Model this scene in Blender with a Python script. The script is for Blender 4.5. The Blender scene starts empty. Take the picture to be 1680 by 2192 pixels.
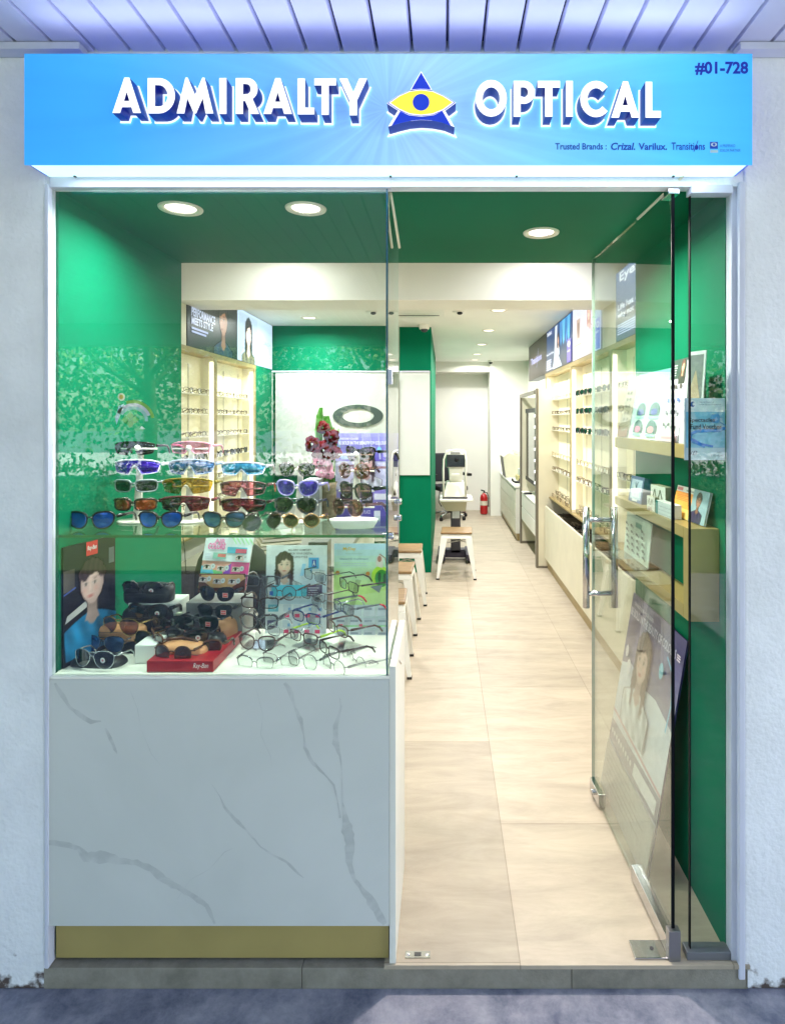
import bpy, bmesh, math, random
from mathutils import Vector, Matrix
R = math.radians
random.seed(7)
# ------------------------------------------------------------------ camera, world, sun, exposure
scene = bpy.context.scene
C = scene.collection
CAMZ = 1.537
cam_d = bpy.data.cameras.new("camera")
cam = bpy.data.objects.new("camera", cam_d); C.objects.link(cam)
cam.location = (0, 0, CAMZ); cam.rotation_euler = (R(90), 0, 0)
cam_d.sensor_fit = 'HORIZONTAL'; cam_d.sensor_width = 36
cam_d.lens = 1326/1680*36
cam_d.shift_x = -110/1680; cam_d.shift_y = -199/1680
cam_d.clip_end = 500; cam_d.clip_start = 0.05
scene.camera = cam
scene.render.resolution_x = 784; scene.render.resolution_y = 1024
scene.view_settings.view_transform = 'Standard'; scene.view_settings.look = 'None'
EXPO = 2.15
scene.view_settings.exposure = EXPO
scene.view_settings.gamma = 1
K = 2**-EXPO
w = bpy.data.worlds.new("World"); scene.world = w; w.use_nodes = True
nt = w.node_tree; bg = nt.nodes['Background']
sky = nt.nodes.new('ShaderNodeTexSky'); sky.sky_type = 'NISHITA'; sky.sun_disc = False
SUN_EL, SUN_AZ = 56, 104
sky.sun_elevation = R(SUN_EL); sky.sun_rotation = R(SUN_AZ)
nt.links.new(sky.outputs[0], bg.inputs[0]); bg.inputs[1].default_value = 0.15
sd = bpy.data.lights.new("sun", 'SUN'); sd.energy = 4.5; sd.angle = R(0.5); sd.color = (1, .95, .87)
so = bpy.data.objects.new("sun", sd); C.objects.link(so)
# sky sun_rotation is measured clockwise from +Y
az = R(SUN_AZ); sdir = Vector((math.sin(az)*math.cos(R(SUN_EL)), math.cos(az)*math.cos(R(SUN_EL)), math.sin(R(SUN_EL))))
so.rotation_euler = sdir.to_track_quat('Z', 'Y').to_euler(); so.location = (0, -6, 8)

# ------------------------------------------------------------------ helpers
F = 1326.0
def PX(px, Y): return (px-950)*Y/F
def PZ(py, Y): return CAMZ-(py-897)*Y/F
def lin(c):
    def f(v):
        v /= 255.0
        return v/12.92 if v <= .04045 else ((v+.055)/1.055)**2.4
    return tuple(f(v) for v in c)
MATS = {}
def new_mat(name):
    m = bpy.data.materials.new(name); m.use_nodes = True
    n = m.node_tree; b = n.nodes['Principled BSDF']
    return m, n, b
def noise_col(n, col, var, scale, coord='Object', detail=6):
    tc = n.nodes.new('ShaderNodeTexCoord'); nz = n.nodes.new('ShaderNodeTexNoise')
    nz.inputs['Scale'].default_value = scale; nz.inputs['Detail'].default_value = detail
    n.links.new(tc.outputs[coord], nz.inputs['Vector'])
    rp = n.nodes.new('ShaderNodeValToRGB')
    rp.color_ramp.elements[0].position = .3; rp.color_ramp.elements[1].position = .7
    rp.color_ramp.elements[0].color = (*[max(0, c*(1-var)) for c in col], 1)
    rp.color_ramp.elements[1].color = (*[min(1, c*(1+var)) for c in col], 1)
    n.links.new(nz.outputs[0], rp.inputs[0])
    return nz, rp
def M(name, col=None, rough=.5, metal=0, var=.06, scale=6, bump=0, bscale=60, coat=0, emit=0, ecol=None, alpha=1, lin_col=False, spec=.5):
    if name in MATS: return MATS[name]
    m, n, b = new_mat(name)
    c = col if lin_col else lin(col)
    nz, rp = noise_col(n, c, var, scale)
    n.links.new(rp.outputs[0], b.inputs['Base Color'])
    b.inputs['Roughness'].default_value = rough; b.inputs['Metallic'].default_value = metal
    b.inputs['Coat Weight'].default_value = coat; b.inputs['Coat Roughness'].default_value = .05
    b.inputs['Specular IOR Level'].default_value = spec
    b.inputs['Alpha'].default_value = alpha
    if bump:
        tc = n.nodes.new('ShaderNodeTexCoord'); z = n.nodes.new('ShaderNodeTexNoise'); z.inputs['Scale'].default_value = bscale; z.inputs['Detail'].default_value = 5
        n.links.new(tc.outputs['Object'], z.inputs['Vector'])
        bp = n.nodes.new('ShaderNodeBump'); bp.inputs['Strength'].default_value = bump; bp.inputs['Distance'].default_value = .01
        n.links.new(z.outputs[0], bp.inputs['Height']); n.links.new(bp.outputs[0], b.inputs['Normal'])
    if emit:
        b.inputs['Emission Color'].default_value = (*lin(ecol or col), 1); b.inputs['Emission Strength'].default_value = emit*K
    MATS[name] = m
    return m
def PC(col, emit=0):
    """print ink colour"""
    nm = "ink_%02x%02x%02x_%d" % (*[int(v) for v in col], int(emit*100))
    if nm in MATS: return MATS[nm]
    m, n, b = new_mat(nm)
    c = lin(col)
    _, rp = noise_col(n, c if not emit else tuple(v*.5 for v in c), .07, 40, detail=2)
    n.links.new(rp.outputs[0], b.inputs['Base Color'])
    b.inputs['Roughness'].default_value = .35
    if emit:
        b.inputs['Emission Color'].default_value = (*c, 1); b.inputs['Emission Strength'].default_value = emit*K
    MATS[nm] = m
    return m
def glass_mat(name, tint, gloss=1.0, ior=1.5, grough=0.0):
    if name in MATS: return MATS[name]
    m = bpy.data.materials.new(name); m.use_nodes = True; n = m.node_tree
    for x in list(n.nodes): n.nodes.remove(x)
    out = n.nodes.new('ShaderNodeOutputMaterial'); tr = n.nodes.new('ShaderNodeBsdfTransparent'); gl = n.nodes.new('ShaderNodeBsdfGlossy')
    tr.inputs[0].default_value = (*tint, 1); gl.inputs['Roughness'].default_value = grough
    geo = n.nodes.new('ShaderNodeNewGeometry'); mr = n.nodes.new('ShaderNodeMapRange')
    mr.inputs['To Min'].default_value = ior; mr.inputs['To Max'].default_value = 1/ior
    n.links.new(geo.outputs['Backfacing'], mr.inputs['Value'])
    fr = n.nodes.new('ShaderNodeFresnel'); n.links.new(mr.outputs[0], fr.inputs['IOR'])
    mu = n.nodes.new('ShaderNodeMath'); mu.operation = 'MULTIPLY'; mu.inputs[1].default_value = gloss; mu.use_clamp = True
    n.links.new(fr.outputs[0], mu.inputs[0])
    mx = n.nodes.new('ShaderNodeMixShader'); n.links.new(mu.outputs[0], mx.inputs[0]); n.links.new(tr.outputs[0], mx.inputs[1]); n.links.new(gl.outputs[0], mx.inputs[2])
    n.links.new(mx.outputs[0], out.inputs[0])
    MATS[name] = m
    return m
def photo_ink(e):
    nm = 'ink_photo_%d' % int(e*100)
    if nm in MATS: return MATS[nm]
    m, n, b = new_mat(nm); at = n.nodes.new('ShaderNodeVertexColor'); at.layer_name = 'Col'
    n.links.new(at.outputs['Color'], b.inputs['Base Color']); n.links.new(at.outputs['Alpha'], b.inputs['Alpha']); b.inputs['Roughness'].default_value = .35
    if e: n.links.new(at.outputs['Color'], b.inputs['Emission Color']); b.inputs['Emission Strength'].default_value = e*K
    MATS[nm] = m
    return m
class MB:
    def __init__(s): s.vc = {}; s.v = []; s.f = []; s.m = []; s.mats = []; s.sm = []
    def mi(s, mat):
        if mat is None: mat = s.mats[0] if s.mats else None
        if mat not in s.mats: s.mats.append(mat)
        return s.mats.index(mat)
    def add(s, vs, fs, mat=None, smooth=False):
        o = len(s.v); k = s.mi(mat)
        s.v += [tuple(v) for v in vs]; s.f += [tuple(i+o for i in f) for f in fs]; s.m += [k]*len(fs); s.sm += [smooth]*len(fs)
        return s
    def box(s, x0, x1, y0, y1, z0, z1, mat=None):
        return s.add([(x0,y0,z0),(x1,y0,z0),(x1,y1,z0),(x0,y1,z0),(x0,y0,z1),(x1,y0,z1),(x1,y1,z1),(x0,y1,z1)],
              [(0,3,2,1),(4,5,6,7),(0,1,5,4),(1,2,6,5),(2,3,7,6),(3,0,4,7)], mat)
    def hexa(s, b, t, mat=None):
        """b,t: four points each (bottom and top loops, counter-clockwise from above)"""
        return s.add(list(b)+list(t), [(0,3,2,1),(4,5,6,7),(0,1,5,4),(1,2,6,5),(2,3,7,6),(3,0,4,7)], mat)
    def tube(s, pts, r, seg=8, mat=None, closed=False, flat=1.0):
        pts = [Vector(p) for p in pts]; n = len(pts); vs = []; fs = []
        rs = r if isinstance(r, (list, tuple)) else [r]*n
        up = Vector((0, 0, 1)); prev = None
        for i, p in enumerate(pts):
            a = pts[i-1] if (i > 0 or closed) else p; b = pts[(i+1) % n] if (i < n-1 or closed) else p
            t = (b-a).normalized() if (b-a).length > 1e-9 else Vector((0, 1, 0))
            if prev is None:
                u = t.cross(up)
                if u.length < .1: u = t.cross(Vector((0, 1, 0)))
                u.normalize()
            else:
                u = prev-t*prev.dot(t)
                if u.length < 1e-6: u = t.cross(up)
                u.normalize()
            prev = u; q = t.cross(u)
            for k in range(seg):
                an = 2*math.pi*k/seg
                vs.append(p+u*math.cos(an)*rs[i]+q*math.sin(an)*rs[i]*flat)
        m_ = n if closed else n-1
        for i in range(m_):
            j = (i+1) % n
            for k in range(seg):
                k2 = (k+1) % seg
                fs.append((i*seg+k, j*seg+k, j*seg+k2, i*seg+k2))
        s.add(vs, fs, mat, True)
        if not closed:
            o = len(s.v)-len(vs)
            s.f.append(tuple(o+k for k in range(seg))); s.m.append(s.mi(mat)); s.sm.append(False)
            s.f.append(tuple(o+(n-1)*seg+k for k in reversed(range(seg)))); s.m.append(s.mi(mat)); s.sm.append(False)
        return s
    def lathe(s, prof, c=(0,0,0), seg=24, mat=None, smooth=True, axis='z', sx=1, sy=1):
        vs = []; fs = []; n = len(prof)
        for k in range(seg):
            a = 2*math.pi*k/seg
            for (r_, h) in prof:
                x, y, z = r_*math.cos(a)*sx, r_*math.sin(a)*sy, h
                if axis == 'y': x, y, z = x, z, y
                if axis == 'x': x, y, z = z, x, y
                vs.append((c[0]+x, c[1]+y, c[2]+z))
        for k in range(seg):
            k2 = (k+1) % seg
            for i in range(n-1): fs.append((k*n+i, k2*n+i, k2*n+i+1, k*n+i+1))
        s.add(vs, fs, mat, smooth)
        return s
    def prism(s, poly, y0, y1, mat=None, map3=None):
        """poly (u,v) extruded along the third axis; map3(u,v,w)->xyz"""
        map3 = map3 or (lambda u, v, w_: (u, w_, v)); n = len(poly)
        vs = [map3(u, v, y0) for u, v in poly]+[map3(u, v, y1) for u, v in poly]
        fs = [tuple(range(n)), tuple(reversed(range(n, 2*n)))]+[(i, i+n, (i+1) % n+n, (i+1) % n) for i in range(n)]
        return s.add(vs, fs, mat)
    def ell(s, c, r, mat=None, p=1.0, nu=20, nv=12):
        """superellipsoid"""
        def sp(v): return math.copysign(abs(v)**p, v)
        vs = []; fs = []
        for i in range(nv+1):
            la = math.pi*(i/nv-.5)
            for k in range(nu):
                lo = 2*math.pi*k/nu
                vs.append((c[0]+r[0]*sp(math.cos(la))*sp(math.cos(lo)), c[1]+r[1]*sp(math.cos(la))*sp(math.sin(lo)), c[2]+r[2]*sp(math.sin(la))))
        for i in range(nv):
            for k in range(nu):
                k2 = (k+1) % nu; fs.append((i*nu+k, i*nu+k2, (i+1)*nu+k2, (i+1)*nu+k))
        return s.add(vs, fs, mat, True)
    def build(s, name, mat=None, parent=None, bevel=0, world=False, smooth=None):
        me = bpy.data.meshes.new(name)
        off = parent.location if (world and parent is not None) else Vector((0, 0, 0))
        me.from_pydata([tuple(Vector(v)-off) for v in s.v], [], s.f)
        mats = [(mat if x is None else x) for x in (s.mats or [mat])]
        for x in mats: me.materials.append(x)
        for i, p in enumerate(me.polygons): p.material_index = s.m[i]; p.use_smooth = s.sm[i]
        if s.vc:
            ca = me.color_attributes.new('Col', 'FLOAT_COLOR', 'POINT')
            for i_, c_ in s.vc.items(): ca.data[i_].color = c_
        bm = bmesh.new(); bm.from_mesh(me)
        bmesh.ops.remove_doubles(bm, verts=bm.verts, dist=1e-6)
        bmesh.ops.recalc_face_normals(bm, faces=bm.faces)
        if bevel:
            es = [e for e in bm.edges if len(e.link_faces) == 2 and e.calc_face_angle(0) > .6]
            bmesh.ops.bevel(bm, geom=es, offset=bevel, segments=2, profile=.6, affect='EDGES', clamp_overlap=True)
        bm.to_mesh(me); bm.free(); me.update()
        o = bpy.data.objects.new(name, me); C.objects.link(o)
        if parent is not None: o.parent = parent
        return o
def tag(o, label, cat, group=None):
    o['label'] = label; o['category'] = cat
    if group: o['group'] = group
    return o
def thing(name, label, cat, loc=(0,0,0), rz=0, group=None, rot=None):
    o = bpy.data.objects.new(name, None); C.objects.link(o); o.empty_display_size = .05
    o.location = loc; o.rotation_euler = rot if rot else (0, 0, rz)
    return tag(o, label, cat, group)
def struct(name, mb, mat=None, **k):
    o = mb.build(name, mat, **k); o['kind'] = 'structure'; return o
# text -> normalised 2D mesh
TXT = {}
def text_mesh(s, off=0.0, shear=0.0):
    key = (s, off, shear)
    if key in TXT: return TXT[key]
    cu = bpy.data.curves.new("t", 'FONT'); cu.body = s; cu.size = 1; cu.offset = off; cu.shear = shear; cu.resolution_u = 3
    ob = bpy.data.objects.new("t", cu); me = bpy.data.meshes.new_from_object(ob)
    vs = [(v.co.x, v.co.y) for v in me.vertices]; fs = [tuple(p.vertices) for p in me.polygons]
    x0 = min(v[0] for v in vs); x1 = max(v[0] for v in vs); y0 = min(v[1] for v in vs); y1 = max(v[1] for v in vs)
    vs = [((x-x0)/(x1-x0), (y-y0)/(y1-y0)) for x, y in vs]
    bpy.data.objects.remove(ob); bpy.data.curves.remove(cu); bpy.data.meshes.remove(me)
    TXT[key] = (vs, fs); return TXT[key]
class Print:
    """flat artwork on a plane: origin O (lower left), U and V edge vectors, everything in 0..1"""
    def __init__(s, O, U, V, step=.0004, emit=0):
        s.O = Vector(O); s.U = Vector(U); s.V = Vector(V); s.N = s.U.cross(s.V).normalized(); s.st = step; s.mb = MB(); s.e = emit; s.l = 0
        s.asp = s.U.length/s.V.length
    def P(s, u, v, l): return s.O+s.U*u+s.V*v+s.N*(s.st*l)
    def poly(s, pts, col, l=None):
        if l is None: s.l += 1; l = s.l
        s.mb.add([s.P(u, v, l) for u, v in pts], [tuple(range(len(pts)))], PC(col, s.e)); return s
    def rect(s, u0, v0, u1, v1, col, l=None): return s.poly([(u0,v0),(u1,v0),(u1,v1),(u0,v1)], col, l)
    def ell(s, u, v, ru, rv, col, l=None, n=18, a0=0, a1=360):
        return s.poly([(u+ru*math.cos(R(a0+(a1-a0)*i/n)), v+rv*math.sin(R(a0+(a1-a0)*i/n))) for i in range(n if a1-a0 == 360 else n+1)], col, l)
    def text(s, t, u0, v0, u1, v1, col, l=None, off=0.01, shear=0):
        if l is None: s.l += 1; l = s.l
        vs, fs = text_mesh(t, off, shear)
        s.mb.add([s.P(u0+x*(u1-u0), v0+y*(v1-v0), l) for x, y in vs], fs, PC(col, s.e)); return s
    def lines(s, u0, v0, u1, v1, n, col, fill=.5, rag=.3):
        h = (v1-v0)/n; s.l += 1
        for i in range(n):
            s.rect(u0, v0+h*i, u1-(u1-u0)*rag*random.random(), v0+h*i+h*fill, col, s.l)
        return s
    def stroke(s, pts, wd, col):
        s.l += 1
        for a, b in zip(pts[:-1], pts[1:]):
            dx = (b[0]-a[0])*s.asp; dy = b[1]-a[1]; L = math.hypot(dx, dy) or 1
            nx, ny = -dy/L*wd/2/s.asp, dx/L*wd/2
            s.poly([(a[0]+nx,a[1]+ny),(b[0]+nx,b[1]+ny),(b[0]-nx,b[1]-ny),(a[0]-nx,a[1]-ny)], col, s.l)
        return s
    def face(s, u, v, h, skin=(232,190,165), hair=(45,32,30), cloth=(60,120,170), long=True, turn=0, lips=(186,84,84), light=.3, specs=False, smile=.5, low=3.4, nu=44, nv=64):
        """photographic portrait printed with soft shading: a fine grid of ink colours with soft edges"""
        s.l += 1; hw = h*.5; hx = hw*.76/s.asp
        def sst(a, b, x):
            t_ = max(0, min(1, (x-a)/(b-a))); return t_*t_*(3-2*t_)
        def mixc(a, b, t_): return tuple(a[i]+(b[i]-a[i])*t_ for i in range(3))
        def g(x, y, cx, cy, sx, sy): return math.exp(-((x-cx)/sx)**2-((y-cy)/sy)**2)
        x0, x1, y0, y1 = -2.9, 2.9, -low, 1.75
        x0 = max(x0, -u/hx); x1 = min(x1, (1-u)/hx); y0 = max(y0, -v/hw); y1 = min(y1, (1-v)/hw)
        dk = tuple(c*.62 for c in skin); hh = tuple(min(255, c*1.5+22) for c in hair)
        base = len(s.mb.v); fs = []
        for j_ in range(nv+1):
            for i_ in range(nu+1):
                x = x0+(x1-x0)*i_/nu; y = y0+(y1-y0)*j_/nv; wob = .05*math.sin(9*x+3*y)+.04*math.sin(17*y-5*x+turn*9)
                col = cloth; al = 0.0
                # hair behind
                rb = math.hypot(x/(1.28 if long else 1.12), (y-.22)/(1.28 if long else 1.12))+wob*.6
                m_ = 1-sst(.94, 1.06, rb)
                if long and y < .3: m_ = max(m_, (1-sst(1.1, 1.32, abs(x)+wob+.08*y))*sst(-2.5, -2.1, y))
                hc = mixc(hair, hh, .5+.5*math.sin(14*x+4*math.sin(2.2*y)) if abs(x) < 9 else 0); hc = mixc(hair, hc, .45)
                col = hc; al = m_
                # shoulders
                ys_ = -1.30-.16*max(0, abs(x)-.5)**1.3-.10*abs(x); m_ = (1-sst(ys_-.06, ys_+.06, y))*(1-sst(2.45+.1*y, 2.75+.1*y, abs(x)))
                fold = .86+.16*math.sin(5*x+2.5*y+1)*math.sin(2.2*y)+.10*sst(-2, 2, -x*light*3); cc = tuple(min(255, c*fold) for c in cloth)
                if long: m_ *= 1-.85*(1-sst(1.0, 1.25, abs(x)+wob))*sst(.62, .85, abs(x))*sst(-2.4, -2.0, y)
                col = mixc(col, cc, m_); al = max(al, m_)
                # neck and open collar
                nw = .46+.5*max(0, -1.35-y)*(1 if y > -1.75 else 0)-(max(0, -1.75-y)*1.2 if y < -1.75 else 0); m_ = (1-sst(nw-.08, nw+.05, abs(x)))*sst(-2.1, -1.9, y)*(1-sst(-.5, -.3, y))
                col = mixc(col, mixc(skin, dk, .45+.4*sst(-1.5, -.9, y)), m_); al = max(al, m_)
                # face
                jw = 1-.30*max(0, -y)**1.6; r_ = math.hypot(x/(1.0*jw+.001), y if y < 0 else y*.94); m_ = 1-sst(.94, 1.02, r_)
                sh = .20*sst(-.2, 1.1, x*(1 if light > 0 else -1))+.26*sst(.6, 1.05, r_)+.12*g(x, y, turn+.14, -.10, .12, .26)+.22*g(x, y, turn, -.31, .18, .05)+.10*g(x, y, turn, -.74, .3, .06)
                for sg in (-1, 1): sh += .16*g(x, y, turn+sg*.40, .12, .26, .15)
                sk = mixc(skin, dk, min(1, sh)); sk = mixc(sk, tuple(min(255, c*1.1+8) for c in skin), .6*g(x, y, turn-.05, .5, .4, .2)+.5*g(x, y, turn-.02, -.1, .07, .22))
                for sg in (-1, 1):
                    sk = mixc(sk, (min(255, skin[0]*1.0), skin[1]*.78, skin[2]*.76), .35*g(x, y, turn+sg*.5, -.22, .24, .18))
                    sk = mixc(sk, (244, 238, 234), .8*g(x, y, turn+sg*.39, .10, .17, .05)); sk = mixc(sk, (34, 24, 22), min(1, 1.15*g(x, y, turn+sg*.39, .10, .075, .07)))
                    sk = mixc(sk, (40, 28, 26), .8*g(x, y, turn+sg*.40, .165, .20, .022)); sk = mixc(sk, hair, .8*g(x, y-.10*abs(abs(x-turn)-.4), turn+sg*.42, .33, .22, .035))
                sk = mixc(sk, lips, min(1, 1.0*g(x, y-smile*.3*(x-turn)**2, turn, -.55, .25, .065))); sk = mixc(sk, (110, 40, 44), .7*g(x, y-smile*.3*(x-turn)**2, turn, -.545, .24, .016))
                if specs:
                    for sg in (-1, 1):
                        e = abs(math.hypot((x-turn-sg*.42)/.34, (y-.08)/.24)-1); sk = mixc(sk, (26, 22, 24), .9*(1-sst(.05, .2, e)))
                    sk = mixc(sk, (26, 22, 24), .9*g(x, y, turn, .12, .1, .03))
                col = mixc(col, sk, m_); al = max(al, m_)
                # fringe
                fl_ = (.62-.55*abs(x-.25*(1 if light > 0 else -1))**1.5*(.7 if long else .35)) if long else (.50+.12*math.sin(4*x+1)-.1*abs(x)); 
                m_ = sst(fl_-.05, fl_+.07, y+wob)*(1-sst(1.0, 1.1, math.hypot(x/1.22, (y-.18)/1.16)+wob*.4))
                if long: m_ = max(m_, sst(.80, .95, abs(x)+wob*.6)*(1-sst(1.1, 1.3, abs(x)))*(1-sst(.9, 1.1, y))*sst(-1.6, -1.2, y))
                col = mixc(col, hc, m_*.96); al = max(al, m_)
                s.mb.v.append(tuple(s.P(u+x*hx, v+y*hw, s.l))); s.mb.vc[len(s.mb.v)-1] = (*lin(tuple(max(0, min(255, c)) for c in col)), al)
        for j_ in range(nv):
            for i_ in range(nu):
                a = base+j_*(nu+1)+i_; fs.append((a, a+1, a+nu+2, a+nu+1))
        k_ = s.mb.mi(photo_ink(s.e)); s.mb.f += fs; s.mb.m += [k_]*len(fs); s.mb.sm += [False]*len(fs)
        s.l += 1
        return s
    def build(s, name, parent, world=True): return s.mb.build(name, None, parent, world=world)

# ------------------------------------------------------------------ materials
GREEN = M('green_paint', (0, 110, 77), .6, var=.10, scale=1.6, bump=.06, bscale=200, spec=.08)
WHITE = M('white_paint', (236, 234, 224), .6, var=.03, scale=2, bump=.03, bscale=150)
CEILW = M('ceiling_paint', (236, 235, 228), .7, var=.03, scale=2)
LAMW = M('white_laminate', (228, 226, 216), .3, var=.03, scale=4)
CREAM = M('cream_laminate', (216, 210, 186), .4, var=.05, scale=5)
GOLD = M('champagne_metal', (168, 148, 100), .38, metal=.35, var=.08, scale=12)
CHROME = M('chrome', (205, 205, 208), .12, metal=1, var=.03)
BLACKP = M('black_plastic', (22, 22, 24), .35)
DGREY = M('dark_grey_plastic', (52, 50, 58), .4)
DEVW = M('device_white_plastic', (236, 234, 222), .35, var=.02)
WOOD = None
RUBBER = M('black_rubber', (18, 18, 18), .8)
STOOLW = M('white_powder_coat', (232, 232, 226), .35, var=.03)
LEATHB = M('black_leather', (30, 30, 33), .4, bump=.15, bscale=300)
LEATHT = M('tan_leather', (214, 150, 104), .5, var=.1, bump=.12, bscale=260)
PANE = glass_mat('window_glass', (.95, .985, .965), 1.35)
PANE2 = glass_mat('door_glass', (.92, .97, .94), 1.3)
GEDGE = M('glass_edge_blue', (24, 84, 104), .15, coat=1, var=.2, scale=20)
GEDGEG = M('glass_edge_green', (10, 104, 62), .15, coat=1, var=.2, scale=20)
GEDGED = M('glass_edge_dark', (6, 9, 16), .5, var=.2, spec=.1)
ACRYL = glass_mat('clear_acrylic', (.93, .93, .92), 1.6)
def wood_mat():
    m, n, b = new_mat('stool_wood'); tc = n.nodes.new('ShaderNodeTexCoord'); mp = n.nodes.new('ShaderNodeMapping'); mp.inputs['Scale'].default_value = (4, 40, 8)
    nz = n.nodes.new('ShaderNodeTexNoise'); nz.inputs['Scale'].default_value = 2; nz.inputs['Detail'].default_value = 8; nz.inputs['Distortion'].default_value = 1
    rp = n.nodes.new('ShaderNodeValToRGB'); rp.color_ramp.elements[0].position = .3; rp.color_ramp.elements[0].color = (*lin((104, 80, 50)), 1); rp.color_ramp.elements[1].position = .7; rp.color_ramp.elements[1].color = (*lin((158, 128, 86)), 1)
    n.links.new(tc.outputs['Object'], mp.inputs[0]); n.links.new(mp.outputs[0], nz.inputs[0]); n.links.new(nz.outputs[0], rp.inputs[0]); n.links.new(rp.outputs[0], b.inputs['Base Color']); b.inputs['Roughness'].default_value = .45
    return m
WOOD = wood_mat()
def floor_mat():
    m, n, b = new_mat('beige_stone_tile'); L = n.links.new
    tc = n.nodes.new('ShaderNodeTexCoord'); mp = n.nodes.new('ShaderNodeMapping'); mp.inputs['Rotation'].default_value = (0, 0, R(90)); mp.inputs['Location'].default_value = (-.05, .385, 0)
    L(tc.outputs['Object'], mp.inputs[0])
    br = n.nodes.new('ShaderNodeTexBrick'); br.offset = .5; br.inputs['Scale'].default_value = 1; br.inputs['Brick Width'].default_value = 1.2; br.inputs['Row Height'].default_value = .6
    br.inputs['Mortar Size'].default_value = .0015; br.inputs['Color1'].default_value = (.38, .325, .25, 1); br.inputs['Color2'].default_value = (.475, .405, .315, 1); br.inputs['Mortar'].default_value = (.27, .225, .17, 1)
    br.inputs['Bias'].default_value = 0
    L(mp.outputs[0], br.inputs['Vector'])
    m2 = n.nodes.new('ShaderNodeMapping'); m2.inputs['Scale'].default_value = (1.3, 5.5, 1); m2.inputs['Rotation'].default_value = (0, 0, R(8)); L(tc.outputs['Object'], m2.inputs[0])
    nz = n.nodes.new('ShaderNodeTexNoise'); nz.inputs['Scale'].default_value = 2.0; nz.inputs['Detail'].default_value = 14; nz.inputs['Distortion'].default_value = .5; nz.inputs['Roughness'].default_value = .7
    L(m2.outputs[0], nz.inputs[0])
    rp = n.nodes.new('ShaderNodeValToRGB'); rp.color_ramp.elements[0].position = .32; rp.color_ramp.elements[0].color = (.74, .73, .71, 1); rp.color_ramp.elements[1].position = .68; rp.color_ramp.elements[1].color = (1.16, 1.15, 1.12, 1)
    L(nz.outputs[0], rp.inputs[0])
    mx = n.nodes.new('ShaderNodeMix'); mx.data_type = 'RGBA'; mx.blend_type = 'MULTIPLY'; mx.inputs[0].default_value = .8
    L(br.outputs['Color'], mx.inputs[6]); L(rp.outputs[0], mx.inputs[7]); L(mx.outputs[2], b.inputs['Base Color'])
    b.inputs['Roughness'].default_value = .32
    n3 = n.nodes.new('ShaderNodeTexNoise'); n3.inputs['Scale'].default_value = 14; L(tc.outputs['Object'], n3.inputs[0])
    mr = n.nodes.new('ShaderNodeMapRange'); mr.inputs['To Min'].default_value = .36; mr.inputs['To Max'].default_value = .55; b.inputs['Specular IOR Level'].default_value = .3; L(n3.outputs[0], mr.inputs[0]); L(mr.outputs[0], b.inputs['Roughness'])
    bp = n.nodes.new('ShaderNodeBump'); bp.inputs['Strength'].default_value = .25; bp.inputs['Distance'].default_value = .002; bp.invert = True
    L(br.outputs['Fac'], bp.inputs['Height']); L(bp.outputs[0], b.inputs['Normal'])
    return m
def stone_mat(name, c1, c2, sc, bump=.3, rough=.8):
    m, n, b = new_mat(name); L = n.links.new; tc = n.nodes.new('ShaderNodeTexCoord')
    a = n.nodes.new('ShaderNodeTexNoise'); a.inputs['Scale'].default_value = sc; a.inputs['Detail'].default_value = 10; a.inputs['Roughness'].default_value = .7; a.inputs['Distortion'].default_value = .15
    L(tc.outputs['Object'], a.inputs[0]); rp = n.nodes.new('ShaderNodeValToRGB'); rp.color_ramp.elements[0].position = .33; rp.color_ramp.elements[1].position = .66
    rp.color_ramp.elements[0].color = (*c1, 1); rp.color_ramp.elements[1].color = (*c2, 1); L(a.outputs[0], rp.inputs[0]); L(rp.outputs[0], b.inputs['Base Color'])
    s2 = n.nodes.new('ShaderNodeTexNoise'); s2.inputs['Scale'].default_value = sc*18; s2.inputs['Detail'].default_value = 4; L(tc.outputs['Object'], s2.inputs[0])
    bp = n.nodes.new('ShaderNodeBump'); bp.inputs['Strength'].default_value = bump; bp.inputs['Distance'].default_value = .004; L(s2.outputs[0], bp.inputs['Height']); L(bp.outputs[0], b.inputs['Normal'])
    b.inputs['Roughness'].default_value = rough
    return m
FLOOR = floor_mat()
PAVE = stone_mat('paving_stone', (.085, .095, .145), (.31, .305, .35), 8)
STEP = stone_mat('step_stone', (.19, .175, .14), (.31, .285, .235), 11)
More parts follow.
